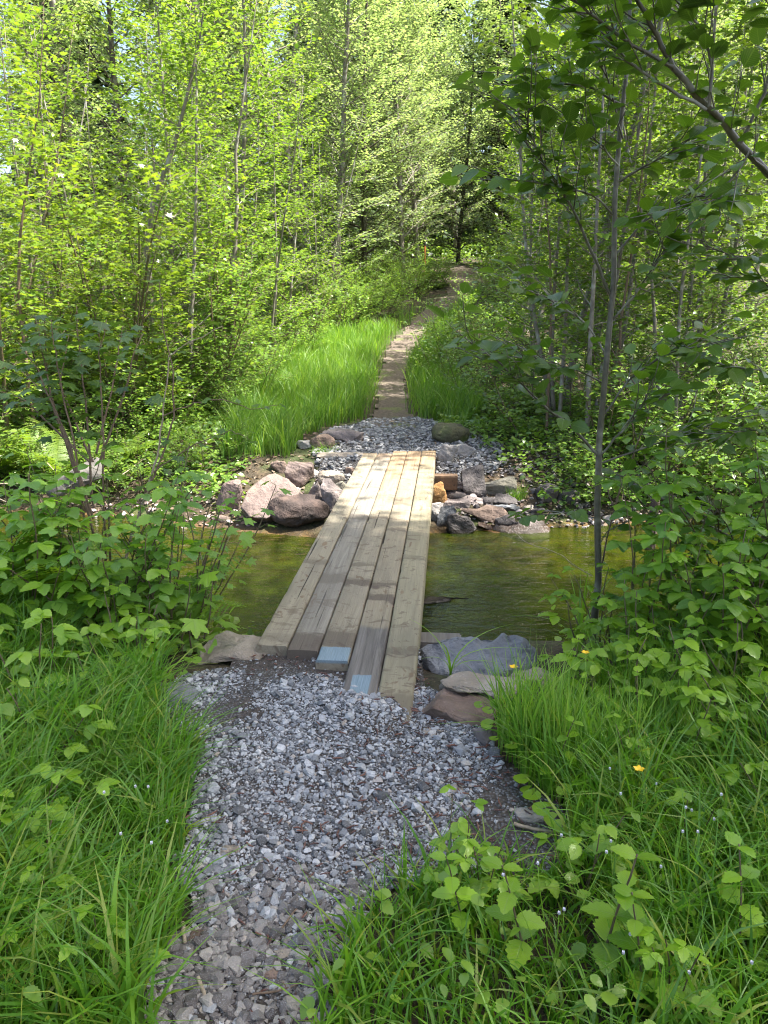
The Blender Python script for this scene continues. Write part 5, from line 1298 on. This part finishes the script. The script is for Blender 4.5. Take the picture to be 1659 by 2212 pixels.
HERBS = [('round', 1085, 1570, 1.0, 'beside the warm grey stone'), ('round', 1115, 1640, 1.0, 'at the gravel edge below the warm grey stone'), ('round', 1175, 1720, 1.1, 'touching the right side of the gravel'), ('round', 1235, 1790, 1.2, 'at the corner of the gravel on the right'),
         ('round', 1290, 1870, 1.1, 'in the grass right of the gravel corner'), ('round', 1300, 1680, 1.0, 'under the toothed leaves by the upright grass'), ('round', 1240, 1660, .9, 'just below the upright bright grass'), ('round', 1560, 1960, 1.2, 'near the right edge among white flowers'),
         ('round', 1380, 2040, 1.1, 'among the white flowers lower right'), ('round', 1500, 2110, 1.1, 'low in the bottom right grass'), ('round', 1600, 1820, 1.1, 'at the right edge level with the buttercup'), ('round', 1450, 1760, 1.0, 'right of the single buttercup'),
         ('opp', 1180, 1700, .9, 'in front of the upright bright grass'), ('opp', 1290, 2110, 1.25, 'standing tall in the bottom right grass'), ('opp', 1380, 1640, 1.0, 'under the low salmonberry'), ('opp', 1480, 1680, 1.0, 'right of the low salmonberry'), ('opp', 1230, 1520, 1.1, 'at the foot of the alder sapling'),
         ('opp', 1420, 1480, 1.2, 'between the salmonberry canes'), ('opp', 1150, 2090, 1.1, 'left of the tall herb in the bottom grass'), ('opp', 1390, 2160, 1.0, 'close to the bottom edge right'), ('opp', 1010, 2010, .9, 'in the grass below the gravel'), ('opp', 1600, 2080, 1.1, 'at the bottom right corner'),
         ('tri', 985, 1920, 1.1, 'rising over the lower right edge of the gravel'), ('tri', 1040, 1960, 1.1, 'in the grass just below the gravel'), ('tri', 1255, 1950, 1.2, 'in the middle of the right grass'), ('tri', 1370, 1720, 1.1, 'beside the single buttercup'), ('tri', 1480, 1860, 1.1, 'in the right grass below the buttercup'),
         ('tri', 1640, 1680, 1.3, 'at the right edge under the salmonberry'), ('tri', 1300, 1610, 1.0, 'behind the round leaves by the upright grass'), ('tri', 1450, 2190, 1.2, 'at the bottom edge on the right'),
         ('tri', 60, 1660, 1.3, 'at the left edge under the ferns'), ('tri', 70, 1860, 1.2, 'at the left edge in the middle of the grass'), ('tri', 40, 1990, 1.3, 'at the left edge low in the grass'), ('tri', 150, 2020, 1.1, 'in the left grass near the corner'), ('tri', 130, 1560, 1.1, 'behind the horsetail on the left'),
         ('opp', 215, 1560, 1.0, 'left of the horsetail in the grass'), ('tri', 300, 1500, 1.0, 'beside the grey rock at the left gravel edge'), ('tri', 75, 2160, 1.1, 'in the bottom left corner'), ('tri', 255, 2160, 1.0, 'at the bottom edge left of the pebbles'), ('round', 380, 1470, .9, 'beside the pinkish flat rock')]
for i, (k, px, py, s, where) in enumerate(HERBS):
    p = at(px, py); o = link(HB[k][0], HB[k][1][i % 2]); o.location = gbase(p.x, p.y); o.rotation_euler = (0, 0, RR.uniform(0, 6.28)); o.scale = (s * .9,) * 3
    tag(o, HLAB[k].format(where), 'herb')

def flower_proto(name, seed, petal, H, nfl, psize, op=5.0):
    r = random.Random(seed); b = MB()
    for q in range(nfl):
        pts = polyline((0, 0, 0), rv(r) * .45 + UP, H * r.uniform(.75, 1.1), 5, r, .1, 0); b.tube(pts, [.0015, .001], 4)
        for k in range(5):
            a = k * 1.257; b.leaves(T_LOW, [pts[-1]], [Vector((math.cos(a), math.sin(a), op))], [Vector((-math.cos(a) * op, -math.sin(a) * op, 1))], [psize], 1)
    return b.mesh(name, [M['herb'], petal])
WHITE_P = plain_mat('white_petal', (.80, .80, .84), .5); YEL = plain_mat('yellow_petal', (.85, .55, .01), .35)
FW = [flower_proto('candy_flower', 70 + i, WHITE_P, .32, 3, .0095) for i in range(3)]
for i in range(9):
    px, py = RR.uniform(1020, 1650), RR.uniform(1880, 2240)
    if i >= 7: px, py = RR.uniform(130, 330), RR.uniform(1740, 1990)
    p = at(px, py); o = link('candy_flower', FW[i % 3]); o.location = gbase(p.x, p.y); o.rotation_euler = (0, 0, RR.uniform(0, 6.28))
    tag(o, 'thin stemmed plant with tiny white closed flowers in the ' + ('lower right grass' if i < 7 else 'left grass'), 'flower', 'white flowers in the right grass' if i < 7 else 'white flowers in the left grass')
BC = flower_proto('buttercup', 80, YEL, .3, 1, .017, .7)
for px, py, w in [(1139, 1610, 'yellow buttercup in the upright grass near the brown rock'), (1268, 1608, 'yellow buttercup at the foot of the salmonberry'), (1404, 1850, 'single yellow buttercup in the middle of the right grass')]:
    p = at(px, py); o = link('buttercup', BC); o.location = gbase(p.x, p.y); o.rotation_euler = (0, 0, RR.uniform(0, 6)); tag(o, w, 'flower', 'buttercups')

def horsetail(p0, p1, label, seed, L=.12):
    r = random.Random(seed); o = empty('horsetail', p0, label, 'horsetail'); d = (p1 - p0); pts = [p0 + d * t + Vector((0, 0, .02 * math.sin(3 * t))) - p0 for t in np.linspace(0, 1, 14)]
    b = MB(); b.tube(pts, [.0045, .003, .0015], 6); b.build('stem', M['herb'], o)
    f = MB()
    for i in range(5, 14):
        t = i / 13; q, dd = interp(pts, t * .999); A = dd.cross(UP).normalized(); B2 = dd.cross(A)
        for k in range(14):
            a = k * .449 + i; v = A * math.cos(a) + B2 * math.sin(a); l = L * (1.12 - t) * r.uniform(.7, 1.1) + .01
            f.tube([q, q + v * l * .6 + dd * l * .25, q + v * l + dd * l * .55], [.0011, .0005], 3, cap=False)
    f.build('foliage', M['fern'], o); return o
horsetail(at(165, 1790), at_y(285, 1535, 2.3), 'large feathery horsetail leaning over the left grass', 1, .13)
horsetail(at(395, 1690), at_y(432, 1600, 2.42), 'small horsetail at the left edge of the gravel', 2, .07)
horsetail(at(250, 2120), at_y(290, 2040, 1.62), 'low horsetail at the lower left by the pebbles', 3, .08)

def sedge(base, n, H, label, seed, lean, w=.012):
    r = random.Random(seed); o = empty('sedge', base, label, 'sedge'); b = MB()
    for i in range(n):
        a = r.uniform(0, 6.28); l = r.uniform(*lean); h = H * r.uniform(.55, 1.1); d = Vector((math.cos(a), math.sin(a), 0)); s = d.cross(UP)
        V = []
        for t in np.linspace(0, 1, 9):
            c = d * (l * h * t ** 2) + UP * h * (t - .45 * l * t ** 2.5); q = w * .5 * (1 - t ** 2) + .0004
            V += [c - s * q + UP * q * .5, c, c + s * q + UP * q * .5]
        F = [f for k in range(8) for f in ((3 * k, 3 * k + 1, 3 * k + 4, 3 * k + 3), (3 * k + 1, 3 * k + 2, 3 * k + 5, 3 * k + 4))]
        b.add(V, F)
    b.build('foliage', M['near'], o); return o
sedge(gbase(1.0, 3.62), 11, .62, 'clump of long arching sedge blades in front of the alder sapling', 1, (.15, .9))
sedge(gbase(.30, 3.15), 6, .36, 'few grass like blades beside the right end of the footbridge', 2, (.2, 1.2), .009)
sedge(gbase(1.75, 3.35), 9, .55, 'sedge blades among the salmonberry canes on the right', 3, (.3, 1.1))

# ------------------------------------------------------------------ wood lying about
def stick(name, pts, r, mat, label, cat, seed=1, n=6):
    R = random.Random(seed); b = MB(); fine = []
    for i in range(len(pts) - 1):
        for k in range(4): fine.append(pts[i].lerp(pts[i + 1], k / 4) + rv(R) * r[0] * .35)
    fine.append(pts[-1]); b.tube(fine, r, n); return tag(b.build(name, mat), label, cat)
def g3(px, py, dz=.012):
    p = at(px, py); return Vector((p.x, p.y, float(grav_z(np.array([p.x]), np.array([p.y]))[0]) + dz))
stick('stick', [g3(430, 2126), g3(452, 2190)], [.006, .005], M['dryt'], 'pale short stick on the pebbles at the bottom left of the path', 'stick', 1)
stick('stick', [g3(545, 2160), g3(600, 2150), g3(655, 2130)], [.003, .002], M['twig'], 'thin brown twig across the pebbles at the bottom', 'stick', 2)
stick('stick', [g3(1110, 1790), g3(1150, 1802), g3(1195, 1808)], [.0065, .005], M['dryt'], 'pale stick at the right side of the gravel near the leaves', 'stick', 3)
stick('stick', [g3(600, 2030), g3(632, 1985), g3(650, 1965)], [.003, .002], M['twig'], 'thin dark twig lying across the lower gravel', 'stick', 4)
stick('stick', [g3(395, 2010, .02), g3(400, 2050, .02)], [.006, .005], M['dryt'], 'short whitish stick at the left edge of the pebbles', 'stick', 5)
pb = at(1401, 1184, -.5); pt = at_y(1416, 1070, pb.y)
post = stick('dead_post', [Vector((pb.x, pb.y, -.85)), pb, pb.lerp(pt, .5), pt], [.05, .045, .04, .036], M['deadwood'], 'dark rotten post standing in the stream on the right', 'post', 6, 10)
lgm = rock_mesh(77, (.62, .24, .22), 'slab', rough=.05); lgm.materials.append(M['greywood'])
lgo = link('log', lgm); lgo.location = at(158, 1034, -.13); lgo.rotation_euler = (.2, -.38, .25)
tag(lgo, 'weathered grey log lying on the left far bank under the ferns', 'log')
for i, (a, b, lab) in enumerate([((0, 1052), (110, 1056), 'dry pale stalk lying level left of the grey log'), ((80, 1010), (140, 955), 'dry pale stalk leaning up behind the grey log'), ((60, 960), (120, 1050), 'dry stalk crossing down to the grey log'), ((260, 1035), (330, 990), 'dry stalk right of the grey log'), ((0, 1085), (40, 1110), 'dry stalk at the left edge by the water')]):
    p, q = at(*a, -.15), at(*b, -.15); p.z += .03; q.z += .06 + (.1 if i in (1, 2) else 0)
    stick('dry_stalk', [p, q], [.006, .004], M['dryt'], lab, 'stalk', 10 + i, 5)
pz = gz1(1.62, 32)
stk = empty('marker_post', (1.62, 32, pz), 'thin orange marker post at the far end of the path', 'post')
b = MB(); b.tube([(0, 0, -.1), (0, 0, .5), (0, 0, 1.15)], [.035, .035], 8); b.build('shaft', plain_mat('orange_paint', (.75, .22, .05)), stk)
b = MB(); b.tube([(0, 0, 1.17), (0, 0, 1.3)], [.038, .038], 8); b.build('cap', plain_mat('dark_cap', (.05, .05, .05)), stk)

# ------------------------------------------------------------------ light, sky, camera
SUN = Vector((.50, -.06, 1.0)).normalized()
sl = bpy.data.lights.new('sun', 'SUN'); sl.energy = 5.0; sl.angle = rad(.53); sl.color = (1, .955, .88)
so = bpy.data.objects.new('sun', sl); COL.objects.link(so); so.rotation_euler = SUN.to_track_quat('Z', 'Y').to_euler(); so.location = (6, 7, 14)
w = bpy.data.worlds.new('World'); sc.world = w; w.use_nodes = True
nt = w.node_tree; bg = nt.nodes['Background']; sky = nt.nodes.new('ShaderNodeTexSky'); sky.sky_type = 'NISHITA'; sky.sun_disc = False
sky.sun_elevation = math.asin(SUN.z); sky.dust_density = 4.0; sky.ozone_density = .4; sky.sun_rotation = math.atan2(SUN.x, SUN.y)
nt.links.new(sky.outputs[0], bg.inputs[0]); bg.inputs[1].default_value = .118

cam = bpy.data.cameras.new('camera'); cam.sensor_fit = 'VERTICAL'; cam.sensor_height = 36; cam.lens = FPX / 2212 * 36; cam.clip_end = 2000; cam.clip_start = .05
co = bpy.data.objects.new('camera', cam); COL.objects.link(co); co.location = (0, 0, CAM_H); co.rotation_euler = (math.pi / 2 - PITCH, 0, 0)
sc.camera = co
sc.view_settings.view_transform = 'Standard'; sc.view_settings.look = 'None'; sc.view_settings.gamma = 1; sc.view_settings.exposure = 1.9
cy = sc.cycles
cy.max_bounces = 5; cy.diffuse_bounces = 2; cy.glossy_bounces = 2; cy.transmission_bounces = 3; cy.transparent_max_bounces = 6
cy.use_light_tree = False; cy.use_adaptive_sampling = True; cy.adaptive_threshold = .025
cy.caustics_reflective = False; cy.caustics_refractive = False; cy.use_denoising = True; cy.filter_width = 1.1; cy.sample_clamp_indirect = 6
